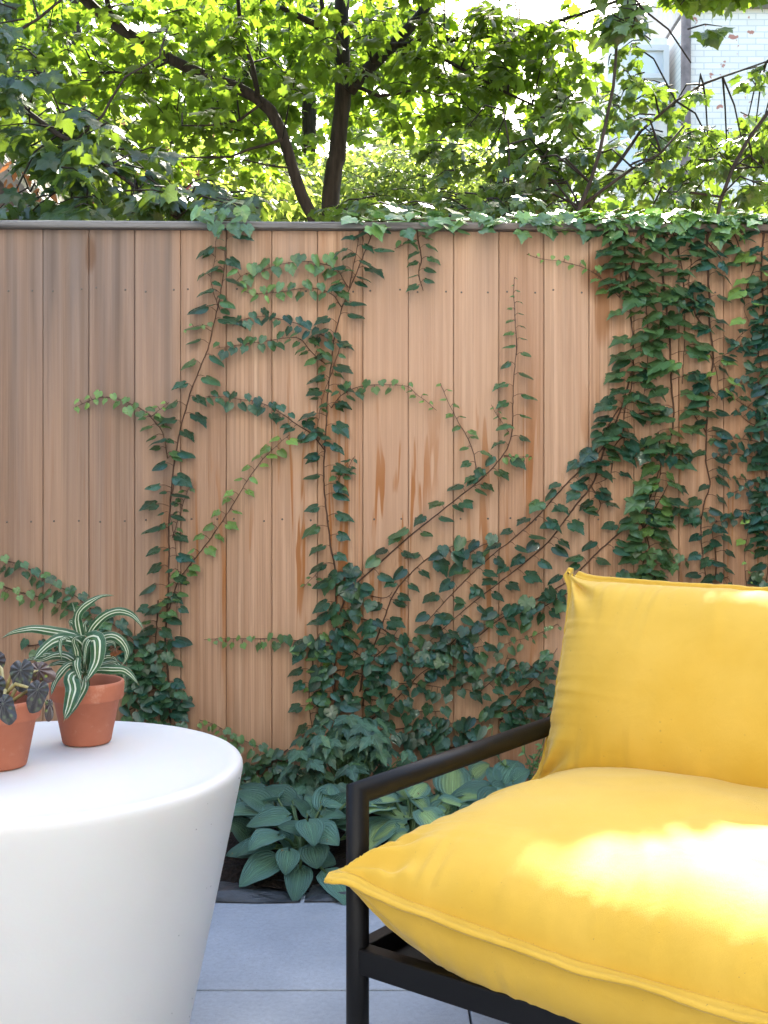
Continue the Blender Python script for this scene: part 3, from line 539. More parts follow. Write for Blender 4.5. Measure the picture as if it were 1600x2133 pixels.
for a in ([(1600, 700), (1550, 715), (1500, 745)], [(1600, 800), (1550, 795), (1508, 808)], [(1600, 870), (1560, 850), (1505, 815)], [(1600, 895), (1560, 880), (1530, 850)], [(1600, 925), (1550, 915), (1500, 910), (1470, 905)], [(1600, 965), (1560, 950), (1505, 945), (1480, 950)],
          [(1600, 1005), (1560, 1000), (1520, 995)], [(1600, 1040), (1550, 1020), (1510, 1035)], [(1600, 1080), (1550, 1062), (1500, 1085), (1475, 1085)], [(1600, 1120), (1560, 1080), (1500, 1080)], [(1600, 600), (1560, 620), (1525, 610)], [(1600, 660), (1540, 700), (1520, 735)]):
    rs.append((a, D(s0=26, s1=14, sp=8, y0=0, y1=.05, r=.9)))
vine('ivy vine at the right edge with many flat rows of tiny dark leaves', rs)
vine('tuft of sunlit ivy leaves lying over the cap rail above the left vine', [([(420, 462), (450, 462), (480, 460), (525, 462)], D(s0=38, s1=36, sp=11, y0=.3, y1=.3, off=.035, extra=1))])
# ivy lying along the cap, sunlit from behind
def cap_ivy(label, x0, x1, n, s, seed):
    random.seed(seed); e = empty('cap_vine', (FP((x0 + x1) / 2, 460).x, FY, 1.8), label, 'vine', 'ivy lying along the cap rail'); L = Leaves(IVYBIG); St = MB()
    for r_ in range(3):
        yy = -.012 + r_ * .04; St.tube([(lambda p: (p.x, p.y + yy + .012 * sin(p.x * 7 + r_), 1.804 + .008 * sin(p.x * 11 + r_ * 2)))(FP(px, 460)) for px in range(x0, x1 + 1, 14)], .002, 5)
    for i in range(n):
        px = random.uniform(x0, x1); p = FP(px, 460); y = p.y + random.uniform(-.045, .10); z = 1.803 + abs(random.gauss(0, .018))
        if y < p.y - .028: z = random.uniform(1.77, 1.81)
        front = y < p.y; ax = Vector((random.uniform(-1, 1), -random.uniform(.2, 1), -random.uniform(.1, .9) if front else random.uniform(-.2, .3)))
        L.add((p.x, y, z), ax, Vector((random.uniform(-.4, .4), random.uniform(-.8, .1), 1)), s * PX * random.uniform(.6, 1.2), (random.uniform(.2, .75), random.random(), 0))
    a = L.build('foliage', M['ivy'], None); b = St.build('stem', M['ivystem'], None)
    for o in (a, b): o.parent = e; o.matrix_parent_inverse = Matrix.Translation(-Vector(e.location))
cap_ivy('sparse ivy runner along the cap rail over the middle of the fence', 725, 1080, 75, 34, 3)
cap_ivy('thick bank of sunlit ivy covering the cap rail at the right half', 1085, 1640, 330, 34, 4)
random.seed(21)
# ------------------------------------------------------------ trees and shrubs beyond the fence
patch = [(.17, 1.78), (.31, 1.93), (.6, 1.95), (.66, 1.9), (.66, .9), (.50, 1.25), (.43, 1.47), (.32, 1.56), (.2, 1.60)]
def inpoly(x, y):
    c = False; n = len(patch)
    for i in range(n):
        (a, b), (p, q) = patch[i], patch[i - 1]
        if (b > y) != (q > y) and x < (p - a) * (y - b) / (q - b) + a: c = not c
    return c
def in_gap(p):
    k = (p[2] - .44) / sdir.z; return inpoly(p[0] - sdir.x * k, p[1] - sdir.y * k)
def spray(L, Tw, c, d, n, size, young, flat=.75, face=0.0):
    """twig with opposite leaves around it"""
    if in_gap(c): return
    d = Vector(d).normalized(); c = Vector(c); ln = n * size * .27; a = c - d * ln * .5; side = d.cross(Vector((0, 0, 1))).normalized()
    Tw.tube([a, c + Vector((0, 0, .015)), c + d * ln * .5], [.004, .003, .0015], 4, False)
    for i in range(n):
        f = (i + .5) / n; s = 1 if i % 2 else -1; p = a + d * ln * f; out = side * s * random.uniform(.4, 1) + d * random.uniform(.1, .9) + Vector((0, 0, -random.uniform(.05, .7)))
        p = p + out.normalized() * size * random.uniform(.25, .7)
        if in_gap(p): continue
        nr = Vector((random.gauss(0, .35), random.gauss(0, .35) - face, flat + random.gauss(0, .25)))
        L.add(p, out, nr, size * random.uniform(.7, 1.15), (max(0, min(1, young + random.uniform(-.5, .2))), random.random(), random.random()))
def bpath(pts, Y):
    out = []
    for p in pts:
        y = p[2] if len(p) > 2 else Y; out.append(P(p[0], p[1], y))
    return out
def limb(Mb, pts, Y, r0, r1, seg=8):
    q = [Vector(v) for v in smooth_path([tuple(p) for p in bpath(pts, Y)], .08)]; n = len(q)
    q = [v + Vector((mnoise.noise(v * 5), mnoise.noise(v * 5 + Vector((9, 0, 0))), 0)) * .012 for v in q]
    Mb.tube(q, [(r0 + (r1 - r0) * i / (n - 1)) * (1 + .10 * mnoise.noise(q[i] * 9)) for i in range(n)], seg); return q
def tree(name, label, cat, base, trunks, blobs, tpl, mat, size, young, group=None, flat=.75, nl=(6, 10), face=0, bark='bark'):
    e = empty(name, base, label, cat, group); T = MB(); B = MB(); L = Leaves(tpl); Tw = MB(); allq = []; hb = False
    for i, (pts, Y, r0, r1) in enumerate(trunks):
        allq += limb(T if i == 0 else B, pts, Y, r0, r1); hb = hb or i > 0
    for (px, py, rx, ry, Y0, Y1, n) in blobs:
        for _ in range(n):
            a = random.uniform(0, 2 * pi); rr = math.sqrt(random.random()); Y = random.uniform(Y0, Y1); c = P(px + rx * rr * cos(a), py + ry * rr * sin(a), Y)
            if c.z < .25: continue
            near = min(allq, key=lambda v: (v - c).length_squared) if allq else c; dd = (c - near); dd.z *= .3
            if dd.length < .02 or random.random() < .3: dd = Vector((random.uniform(-1, 1), random.uniform(-1, 1), 0))
            dd += Vector((random.uniform(-.3, .3), random.uniform(-.3, .3), random.uniform(-.2, .1)))
            if allq and (c - near).length < .5 and random.random() < .3 and not in_gap(c):
                mid = (near + c) / 2 + Vector((0, 0, .06)); Tw.tube([near, mid, c], [.005, .004, .003], 4, False)
            spray(L, Tw, c, dd, random.randint(*nl), size, young, flat, face)
    obs = []
    if T.n: obs.append(T.build('trunk', M[bark], None))
    if hb: obs.append(B.build('branches', M[bark], None))
    cr = L.build('crown', M[mat], None, Tw, M['twig']); obs += [cr]
    for o in obs: o.parent = e; o.matrix_parent_inverse = Matrix.Translation(-Vector(base))
    return e
def gpt(px, Y): return ((px - 800) * Y / F, Y, 0)
tree('maple_tree', 'straight dark-trunked maple behind the middle of the fence', 'tree', gpt(688, 6.5),
    [([(688, 1370), (688, 900), (690, 405), (700, 330), (708, 250), (717, 180), (715, 100), (713, 0), (720, -200), (700, -500), (705, -900)], 6.5, .062, .03),
     ([(728, 190), (770, 140), (820, 95), (860, 50), (895, 0), (950, -90), (1050, -300)], 6.45, .038, .02), ([(712, 100), (690, 62), (640, 42), (600, 22), (540, 0), (480, -60)], 6.4, .022, .01),
     ([(735, 178), (790, 200), (830, 195), (870, 185), (915, 200)], 6.3, .012, .004), ([(775, 130), (800, 95), (850, 92), (1000, 76), (1080, 62), (1175, 40), (1290, 0)], 6.3, .017, .009), ([(875, 92), (910, 115), (960, 142), (1060, 195), (1110, 218), (1200, 258)], 6.2, .011, .005),
     ([(660, 60), (672, 20), (660, -40)], 6.4, .014, .01)],
    [(700, 60, 240, 130, 6.5, 7.8, 80), (880, 200, 180, 80, 6.4, 7.4, 52), (1010, 110, 200, 70, 5.9, 7.2, 62), (1130, 180, 120, 60, 5.8, 6.8, 34), (1190, 60, 110, 50, 5.7, 6.4, 16), (930, 60, 160, 60, 5.6, 6.3, 16), (560, 150, 170, 140, 6.5, 7.8, 42), (760, 60, 300, 120, 5.7, 6.3, 16), (1150, -190, 760, 150, 4.9, 6.1, 400), (900, -95, 240, 70, 5.2, 6.0, 120), (1440, -35, 150, 40, 5.1, 6.0, 60), (1480, -90, 200, 60, 5.2, 6.0, 80), (450, -190, 480, 150, 4.9, 6.1, 230)],
    MAPLE, 'maple', .074, .55, 'maple trees behind the fence')
tree('maple_tree', 'leaning forked maple with a long limb arching to the upper left', 'tree', gpt(720, 6.0),
    [([(720, 1400), (690, 700), (650, 450), (630, 410), (612, 360), (598, 310), (585, 270), (565, 230), (535, 205), (490, 180), (420, 155), (350, 120), (290, 85), (230, 45), (180, 0), (80, -90)], 6.0, .034, .028),
     ([(538, 200), (522, 130), (505, 80), (498, 40), (495, 0), (480, -120)], 5.95, .014, .008), ([(232, 45), (224, 0), (215, -60)], 5.95, .016, .012), ([(545, 215), (500, 250), (440, 262), (380, 262)], 5.9, .008, .004), ([(590, 290), (560, 300), (520, 310), (480, 326), (380, 328)], 5.9, .009, .004),
     ([(350, 128), (300, 150), (240, 150), (160, 152), (90, 176)], 5.9, .008, .004), ([(600, 350), (560, 345), (500, 330)], 5.9, .006, .003)],
    [(380, 100, 330, 130, 6.1, 7.4, 105), (250, 230, 250, 90, 6.1, 7.0, 40), (480, 280, 180, 90, 6.1, 7.2, 30), (120, 60, 180, 120, 6.1, 7.2, 26), (350, 150, 330, 150, 5.3, 5.9, 34), (150, -200, 460, 140, 5.0, 6.2, 130)],
    MAPLE, 'maple', .072, .55, 'maple trees behind the fence')
tree('maple_tree', 'near maple whose blue-green bough hangs over the fence at upper left', 'tree', gpt(-330, 4.7),
    [([(-330, 1500), (-330, 600), (-310, 100), (-280, -400)], 4.7, .05, .03), ([(-315, 120), (-120, 130), (0, 172), (60, 235), (120, 280), (180, 310), (220, 345), (290, 395), (365, 455)], 4.5, .016, .006), ([(150, 300), (210, 240), (260, 160), (330, 120), (345, 60)], 4.4, .006, .003), ([(-310, 0), (-100, 60), (40, 60), (150, -20)], 4.5, .01, .005)],
    [(100, 270, 140, 40, 4.2, 5.0, 12), (220, 330, 190, 45, 4.2, 5.0, 18), (330, 410, 230, 35, 4.2, 5.3, 24), (150, 430, 150, 24, 4.2, 5.0, 9), (-20, 60, 90, 80, 4.2, 4.8, 9), (30, 190, 70, 50, 4.2, 4.7, 6), (-250, -150, 350, 250, 4.2, 5.4, 60)],
    MAPLE, 'nearmaple', .085, .12, 'maple trees behind the fence', flat=.75, face=.35)
tree('maple_sapling', 'maple sapling with a curved stem in front of the white house window', 'sapling', gpt(1160, 4.6),
    [([(1160, 1500), (1190, 500), (1205, 440), (1230, 380), (1250, 320), (1260, 260), (1275, 180), (1285, 80)], 4.6, .016, .006), ([(1210, 430), (1320, 350), (1375, 318), (1425, 262)], 4.7, .008, .004)],
    [(1240, 290, 180, 90, 4.5, 5.8, 46), (1200, 400, 200, 50, 4.6, 6.2, 36), (1290, 150, 90, 70, 4.8, 5.4, 9)],
    MAPLE, 'nearmaple', .060, .5, 'maple saplings behind the fence', face=.15)
tree('maple_sapling', 'maple sapling leaning right against the white brick wall', 'sapling', gpt(1450, 4.8),
    [([(1450, 1500), (1490, 480), (1500, 420), (1530, 350), (1560, 290), (1600, 232), (1680, 100)], 4.8, .014, .007), ([(1200, 470), (1330, 275), (1375, 240), (1410, 210), (1465, 175), (1600, 128)], 5.2, .010, .004), ([(1500, 410), (1440, 400), (1360, 430)], 4.8, .006, .003)],
    [(1500, 300, 150, 60, 4.8, 6.2, 52), (1350, 120, 60, 60, 5.0, 5.8, 8), (1500, 390, 170, 50, 4.6, 6.2, 34), (1400, 200, 80, 30, 5.1, 5.7, 6), (1590, 160, 50, 30, 4.8, 5.4, 2), (1740, 100, 100, 200, 4.6, 5.6, 20)],
    MAPLE, 'nearmaple', .060, .55, 'maple saplings behind the fence', face=.1)
tree('maple_sapling', 'thin upright maple sapling in the gap right of the dark trunk', 'sapling', gpt(1060, 5.0),
    [([(1050, 1480), (1045, 460), (1058, 380), (1062, 300), (1050, 230)], 5.0, .012, .004)],
    [(1040, 320, 150, 80, 5.0, 6.2, 44), (900, 430, 220, 28, 4.3, 5.4, 26), (1050, 430, 150, 26, 4.2, 5.0, 18)],
    MAPLE, 'nearmaple', .056, .45, 'maple saplings behind the fence', face=.2)
tree('bough', 'leafy twig hanging into the top right corner before the brick wall', 'branch', P(1340, -250, 4.4),
    [([(1250, -260), (1290, -60), (1340, 20), (1395, 60), (1440, 130)], 4.4, .008, .003)],
    [(1400, 40, 110, 60, 4.3, 4.8, 14), (1390, 80, 50, 50, 4.3, 4.6, 3), (1300, -120, 180, 70, 4.3, 5, 14)], MAPLE, 'nearmaple', .085, .45, None, bark='twig')
tree('japanese_maple', 'fine-leaved pale shrub glowing in the sun behind the dark trunk', 'shrub', gpt(880, 9.5),
    [([(880, 1250), (890, 700), (880, 400), (900, 300)], 9.5, .05, .02)],
    [(880, 360, 170, 85, 8.5, 10.5, 230), (680, 380, 160, 70, 8.6, 10.6, 150), (820, 440, 260, 40, 8.4, 10, 100), (860, 600, 260, 140, 8.6, 10.5, 80)], SMALL, 'bush', .075, .75, None, nl=(12, 18))
tree('flowering_shrub', 'shrub with small pink blossoms at the left beyond the fence', 'shrub', gpt(230, 7.8),
    [([(230, 1310), (240, 700), (230, 350)], 7.8, .04, .02)],
    [(240, 330, 230, 110, 7.2, 8.6, 130), (420, 390, 230, 60, 7.2, 8.6, 70), (200, 550, 300, 150, 7.2, 8.6, 60)], SMALL, 'bush', .085, .4, None, nl=(10, 15))
fl = MB()
for _ in range(70):
    c = P(random.gauss(250, 110), random.gauss(330, 60), random.uniform(7.0, 7.4))
    for k in range(5):
        a = k * 1.257; v = np.array([(0, 0, 0), (.016 * cos(a - .4), -.004, .016 * sin(a - .4)), (.022 * cos(a), -.006, .022 * sin(a)), (.016 * cos(a + .4), -.004, .016 * sin(a + .4))]) + np.array(c); fl.add(v, [(0, 1, 2, 3)])
sh = bpy.data.objects['flowering_shrub']; fo = fl.build('blossoms', M['petal'], None); fo.parent = sh; fo.matrix_parent_inverse = Matrix.Translation(-Vector(gpt(230, 7.8)))
tree('broad_tree', 'sunlit broadleaf tree far behind at the left of the yard', 'tree', gpt(150, 12), [([(150, 1200), (170, 500), (150, -100)], 12, .14, .06)],
    [(200, 120, 420, 220, 11, 14, 230)], MAPLE, 'maple', .15, .6, 'trees far behind', nl=(8, 12))
tree('broad_tree', 'sunlit broadleaf tree far behind the middle of the yard', 'tree', gpt(640, 13), [([(640, 1190), (640, 500), (650, -100)], 13, .14, .06)],
    [(600, 150, 280, 220, 12, 15, 190), (880, 280, 150, 90, 12, 15, 40)], MAPLE, 'maple', .15, .65, 'trees far behind', nl=(8, 12))
tree('hedge', 'dense green hedge low behind the trees, just above the fence line', 'hedge', gpt(800, 11), [],
    [(500, 430, 700, 60, 10.5, 12, 230), (1150, 450, 420, 40, 9.5, 11, 90), (500, 700, 800, 200, 10.5, 12, 200), (1200, 700, 500, 200, 9.5, 11, 120)], MAPLE, 'maple', .12, .4, None, nl=(8, 12))
tree('dry_sprig', 'brown withered leaves hanging at the left edge above the fence', 'branch', P(-40, 300, 5.2), [([(-60, 300), (10, 290), (40, 340), (60, 400)], 5.2, .006, .003)],
    [(35, 335, 35, 40, 5.1, 5.3, 4), (80, 400, 18, 30, 5.1, 5.3, 3), (10, 250, 25, 30, 5.1, 5.3, 2)], SMALL, 'dry', .06, .3, None, nl=(3, 5), bark='twig')
# ------------------------------------------------------------ buildings behind
def win(m_parent, x0, x1, y, z0, z1):
    f = MB(); t = .06
    f.box(x0 - t, x0, y - .05, y, z0 - t, z1 + t); f.box(x1, x1 + t, y - .05, y, z0 - t, z1 + t); f.box(x0, x1, y - .05, y, z1, z1 + t); f.box(x0, x1, y - .07, y, z0 - t, z0); f.box(x0, x1, y - .03, y, (z0 + z1) / 2 - .025, (z0 + z1) / 2 + .025)
    fo = f.build('window', M['whitep'], m_parent, smooth=False); g = MB(); g.box(x0, x1, y - .015, y - .005, z0, (z0 + z1) / 2 - .025); g.box(x0, x1, y - .015, y - .005, (z0 + z1) / 2 + .025, z1); g.build('pane', M['glass'], fo, smooth=False)
YB = 14.0
def BX(px): return (px - 800) * YB / F
def BZ(py): return CH + (HY - py) * YB / F
h = empty('brick_house', (BX(1500), YB, 0), 'white painted brick house with flaking red patches at upper right', 'house')
hm = Matrix.Translation(-Vector((BX(1500), YB, 0)))
def hp(o): o.matrix_parent_inverse = hm; return o
m = MB(); m.box(BX(1432), BX(1900), YB, YB + 6, -.1, BZ(18)); hp(m.build('wall', M['brick'], h, smooth=False))
m = MB(); m.box(BX(1425), BX(1900), YB - .12, YB + .3, BZ(17), BZ(6)); hp(m.build('cornice', M['greyp'], h, smooth=False))
m = MB(); m.box(BX(1432), BX(1900), YB + .31, YB + 6, BZ(6), BZ(-120)); hp(m.build('upper_wall', M['greyp'], h, smooth=False))
m = MB(); m.tube([(BX(1425), YB - .06, 0), (BX(1425), YB - .06, 3), (BX(1426), YB - .07, BZ(20))], .06, 10); hp(m.build('downpipe', M['brownp'], h))
m = MB(); m.box(BX(1285), BX(1415), YB + .6, YB + 5, -.1, BZ(40)); ww = hp(m.build('side_wall', M['stucco'], h, smooth=False))
o0 = len(bpy.data.objects)
def hwin(x0, x1, z0, z1, nm='window'):
    y = YB + .597; f = MB(); t = .07
    for a in ((x0 - t, x0, z0 - t, z1 + t), (x1, x1 + t, z0 - t, z1 + t), (x0, x1, z1, z1 + t), (x0, x1, z0 - t, z0), (x0, x1, (z0 + z1) / 2 - .03, (z0 + z1) / 2 + .03)): f.box(a[0], a[1], y - .06, y, a[2], a[3])
    fo = hp(f.build(nm, M['whitep'], h, smooth=False)); g = MB(); g.box(x0, x1, y - .02, y - .004, z0, (z0 + z1) / 2 - .03); g.box(x0, x1, y - .02, y - .004, (z0 + z1) / 2 + .03, z1); g.build('pane', M['glass'], fo, smooth=False)
hwin(BX(1330), BX(1405), BZ(180), BZ(70)); hwin(BX(1305), BX(1375), BZ(320), BZ(220))
h2 = empty('stucco_house', ((0 - 800) * 15 / F, 15, 0), 'pale stucco house corner at the top left behind the leaves', 'house')
def c2(px): return (px - 800) * 15 / F
def z2(py): return CH + (HY - py) * 15 / F
def h2p(o): o.matrix_parent_inverse = Matrix.Translation(-Vector(((0 - 800) * 15 / F, 15, 0))); return o
m = MB(); m.box(c2(-500), c2(90), 15, 20, -.1, z2(20)); h2p(m.build('wall', M['stucco'], h2, smooth=False))
m = MB(); m.add([(c2(-520), 14.8, z2(20)), (c2(130), 14.8, z2(60)), (c2(130), 20, z2(60)), (c2(-520), 20, z2(20)), (c2(-200), 14.8, z2(-220)), (c2(-200), 20, z2(-220))], [(0, 1, 4), (1, 2, 5, 4), (2, 3, 5), (3, 0, 4, 5), (0, 3, 2, 1)]); h2p(m.build('roof', M['greyp'], h2, smooth=False))
ys = 5.6
s = empty('shed', ((-200 - 800) * ys / F, ys, 0), 'dark wooden shed gable peeking above the fence at lower left', 'shed')
def sx(px): return (px - 800) * ys / F
def sz(py): return CH + (HY - py) * ys / F
def spp(o): o.matrix_parent_inverse = Matrix.Translation(-Vector(((-200 - 800) * ys / F, ys, 0))); return o
m = MB(); m.add([(sx(-560), ys, 0), (sx(90), ys, 0), (sx(90), ys, sz(475)), (sx(-235), ys, sz(100)), (sx(-560), ys, sz(475)), (sx(-560), ys + 2, 0), (sx(90), ys + 2, 0), (sx(90), ys + 2, sz(475)), (sx(-235), ys + 2, sz(100)), (sx(-560), ys + 2, sz(475))],
    [(0, 1, 2, 3, 4), (9, 8, 7, 6, 5), (1, 6, 7, 2), (5, 0, 4, 9)]); spp(m.build('wall', M['shed'], s, smooth=False))
m = MB()
for a, b in (((sx(-235), sz(100)), (sx(115), sz(500))), ((sx(-235), sz(100)), (sx(-590), sz(500)))):
    t = .10; v = [(a[0], ys - .15, a[1] + .004), (b[0], ys - .15, b[1] + .004), (b[0], ys - .15, b[1] + t), (a[0], ys - .15, a[1] + t)]; v += [(p[0], ys + 2.1, p[2]) for p in v]
    m.add(v, [(0, 1, 2, 3), (7, 6, 5, 4), (0, 4, 5, 1), (1, 5, 6, 2), (2, 6, 7, 3), (3, 7, 4, 0)])
spp(m.build('roof', M['shingle'], s, smooth=False))
# ------------------------------------------------------------ hostas, creeper bush, sprig
def leaf_surf(m, base, tip, nrm, width, arch=.12, cup=.18, nu=9, nv=13, t=(0, .5, 0), heart=.12, curl=0.):
    base, tip, nrm = Vector(base), Vector(tip), Vector(nrm).normalized(); ax = tip - base; ln = ax.length; ax.normalize(); side = ax.cross(nrm).normalized(); up = side.cross(ax).normalized()
    vv, uv = [], []
    for j in range(nv):
        v = j / (nv - 1); w = width * .5 * (max(0, sin(pi * min(1, v ** .62))) ** .62) * (1 - .22 * v) if 0 < v < 1 else (0.001 if v >= 1 else width * .06)
        for i in range(nu):
            u = -1 + 2 * i / (nu - 1); lobe = -heart * ln * (abs(u) ** 1.5) * max(0, 1 - v * 4.2)
            z = arch * ln * sin(pi * v) - curl * ln * v * v + cup * w * 2 * (u * u - .3) * (1 - .5 * v) + .012 * ln * sin(v * 14 + u * 3 + t[2] * 9)
            vv.append(tuple(base + ax * (ln * v + lobe) + side * (u * w) + up * z)); uv.append(((u + 1) / 2, v))
    m.add(vv, [(j * nu + i, j * nu + i + 1, (j + 1) * nu + i + 1, (j + 1) * nu + i) for j in range(nv - 1) for i in range(nu - 1)], uv, t)
def hosta(label, crown, leaves, mat, Yc, extra=0, seed=1):
    random.seed(seed); c0 = Vector(P(crown[0], crown[1], Yc)); c0.z = .03; e = empty('hosta', c0, label, 'hosta', 'hostas in the bed'); m = MB(); st = MB()
    for (bx, by, tx, ty, w, yb, yt) in leaves:
        b, tp = P(bx, by, yb), P(tx, ty, yt); wd = 1.2 * w * (yb + yt) / 2 / F
        n = Vector((random.uniform(-.15, .15), -.8, 1.0)); leaf_surf(m, b, tp, n, wd, random.uniform(.05, .12), random.uniform(.10, .22), t=(0, random.random(), random.random()))
        st.tube([c0, (c0 + b) / 2 + Vector((0, 0, .02)), b], [.005, .004, .0035], 6, False)
    for i in range(extra):
        a = random.uniform(0, 2 * pi); r = random.uniform(.05, .13); hgt = random.uniform(.05, .16); b = c0 + Vector((r * cos(a), r * sin(a) * .7, hgt)); ln = random.uniform(.09, .14)
        if b.y > 3.42: continue
        tp = b + Vector((cos(a) * ln, sin(a) * ln * .7, -random.uniform(.0, .06))); leaf_surf(m, b, tp, Vector((cos(a) * .2, sin(a) * .2 - .2, 1)), ln * random.uniform(.6, .75), .1, .15, t=(0, random.random(), random.random()))
        st.tube([c0, (c0 + b) / 2 + Vector((0, 0, .02)), b], [.005, .004, .003], 6, False)
    for o in (m.build('foliage', M[mat], None), st.build('stalks', M['hstem'], None)): o.parent = e; o.matrix_parent_inverse = Matrix.Translation(-c0)
hosta('large blue-green hosta in full view between the white table and the armrest post', (630, 1800),
    [(575, 1790, 498, 1848, 62, 2.86, 2.78), (602, 1772, 594, 1823, 46, 2.84, 2.80), (625, 1810, 613, 1882, 54, 2.84, 2.75), (650, 1762, 661, 1810, 60, 2.86, 2.82), (548, 1768, 470, 1782, 42, 2.88, 2.86), (640, 1735, 578, 1722, 38, 2.9, 2.86), (655, 1728, 706, 1762, 60, 2.9, 2.84),
     (598, 1700, 512, 1722, 42, 2.95, 2.9), (562, 1683, 492, 1650, 52, 3.0, 2.98), (610, 1668, 552, 1640, 42, 3.05, 3.08), (640, 1695, 610, 1665, 30, 3.0, 2.98), (660, 1700, 636, 1655, 30, 3.0, 3.05), (676, 1690, 690, 1632, 54, 3.0, 3.1), (700, 1690, 725, 1650, 44, 3.0, 3.0), (672, 1700, 722, 1702, 30, 2.96, 2.92),
     (520, 1750, 470, 1705, 52, 2.98, 2.95), (680, 1820, 740, 1902, 56, 2.84, 2.72), (605, 1760, 572, 1735, 40, 2.92, 2.9), (660, 1790, 700, 1800, 44, 2.9, 2.88), (560, 1660, 500, 1637, 30, 3.1, 3.15)], 'hosta', 2.95, 16, 5)
hosta('variegated pale green hosta seen through the armrest beside the post', (860, 1760),
    [(840, 1700, 770, 1690, 48, 3.0, 2.95), (842, 1720, 776, 1752, 36, 2.95, 2.88), (848, 1735, 806, 1760, 26, 2.9, 2.88), (858, 1660, 890, 1632, 46, 3.1, 3.2), (868, 1665, 892, 1700, 36, 3.1, 3.0), (850, 1662, 830, 1645, 30, 3.12, 3.2), (890, 1690, 915, 1655, 26, 3.1, 3.1), (900, 1700, 930, 1690, 36, 3.0, 2.95)], 'hosta2', 3.02, 12, 6)
hosta('upright variegated hosta leaf cluster seen under the middle of the armrest', (945, 1760),
    [(942, 1655, 945, 1590, 74, 3.15, 3.3), (985, 1615, 1020, 1592, 46, 3.2, 3.2), (975, 1668, 1000, 1640, 38, 3.12, 3.2), (950, 1665, 1010, 1662, 34, 3.1, 3.05), (990, 1660, 1040, 1630, 34, 3.15, 3.15), (930, 1650, 925, 1700, 40, 3.2, 3.1), (960, 1700, 1000, 1690, 40, 3.0, 3.0)], 'hosta2', 3.12, 10, 7)
hosta('blue ribbed hosta between armrest and yellow cushion', (1060, 1760),
    [(1050, 1632, 1080, 1585, 60, 3.15, 3.25), (1035, 1630, 1018, 1598, 30, 3.15, 3.2), (1070, 1625, 1105, 1605, 38, 3.15, 3.15), (1030, 1650, 1055, 1640, 44, 3.1, 3.1), (1090, 1640, 1120, 1660, 40, 3.1, 3.0)], 'hosta', 3.12, 12, 8)
random.seed(31)
# creeper bush
c0 = Vector(P(730, 1660, 3.28)); c0.z = .03; e = empty('creeper_bush', c0, 'bushy clump of toothed dark green leaves against the fence foot', 'bush'); L = Leaves(CREEP); St = MB()
for i in range(135):
    a = random.uniform(0, 2 * pi); el = random.uniform(-.15, 1.5); rad = random.uniform(.55, 1); hub = Vector((c0.x + .225 * rad * cos(a) * cos(el), 3.28 + .15 * rad * sin(a) * cos(el), .13 + .215 * rad * sin(el)))
    hub.x += -.01; St.tube([c0, (c0 + hub) / 2 + Vector((0, 0, .02)), hub], [.003, .0022, .0016], 5, False); out = Vector((cos(a), sin(a), 0)); n0 = Vector((cos(a) * .4, sin(a) * .4 - .35, 1.2)); k = random.choice((3, 3, 5)); th0 = math.atan2(-abs(out.y) - .3, out.x)
    for j in range(k):
        th = th0 + (j - (k - 1) / 2) * 1.15 + random.uniform(-.2, .2); L.add(hub, Vector((cos(th), sin(th), -random.uniform(.15, .6))), n0 + Vector((random.uniform(-.3, .3), random.uniform(-.3, .3), 0)), random.uniform(.034, .058), (random.choice((.0, .05, .1, .35)), random.random(), 0))
for o in (L.build('foliage', M['creeper'], None), St.build('stems', M['hstem'], None)): o.parent = e; o.matrix_parent_inverse = Matrix.Translation(-c0)
# small flowering sprig
c0 = Vector(P(1095, 1680, 3.2)); c0.z = .03; e = empty('small_sprig', c0, 'thin sprig with tiny pale leaves beside the yellow back cushion', 'plant'); L = Leaves(SMALL); St = MB()
for (tx, ty) in ((1128, 1530), (1100, 1545), (1115, 1575), (1020, 1512), (1132, 1565)):
    tp = P(tx, ty, 3.2); pts = [c0.lerp(tp, k / 8) + Vector((.012 * sin(k * 1.4 + tx), 0, 0)) for k in range(9)]; St.tube(pts, .0016, 5, False)
    for k in range(3, 9):
        for _ in range(4): L.add(pts[k], Vector((random.uniform(-1, 1), random.uniform(-1, 1), random.uniform(-.3, .8))), Vector((random.uniform(-.3, .3), -.6, 1)), random.uniform(.012, .024), (random.uniform(.5, 1), random.random(), 0))
for o in (L.build('foliage', M['creeper'], None), St.build('stems', M['hstem'], None)): o.parent = e; o.matrix_parent_inverse = Matrix.Translation(-c0)
# understory so the soil below the hostas is not bare
random.seed(5)
for lab, xa, xb, yy in (('low dark ground ivy creeping between table and hosta at the fence foot', 470, 620, 3.35), ('low ground ivy behind the hostas under the armrest', 780, 1120, 3.38)):
    xm = P((xa + xb) / 2, 0, yy).x; e = empty('ground_ivy', (xm, yy, .03), lab, 'ground cover'); L = Leaves(IVY)
    for i in range(150): L.add((P(random.uniform(xa, xb), 0, yy).x, yy + random.uniform(-.18, .12), .03 + abs(random.gauss(0, .04))), Vector((random.uniform(-1, 1), random.uniform(-1, 1), -.3)), Vector((random.uniform(-.4, .4), -.4, 1)), random.uniform(.022, .042), (random.uniform(0, .2), random.random(), 0))
    o = L.build('foliage', M['ivy'], None); o.parent = e; o.matrix_parent_inverse = Matrix.Translation(-Vector(e.location))
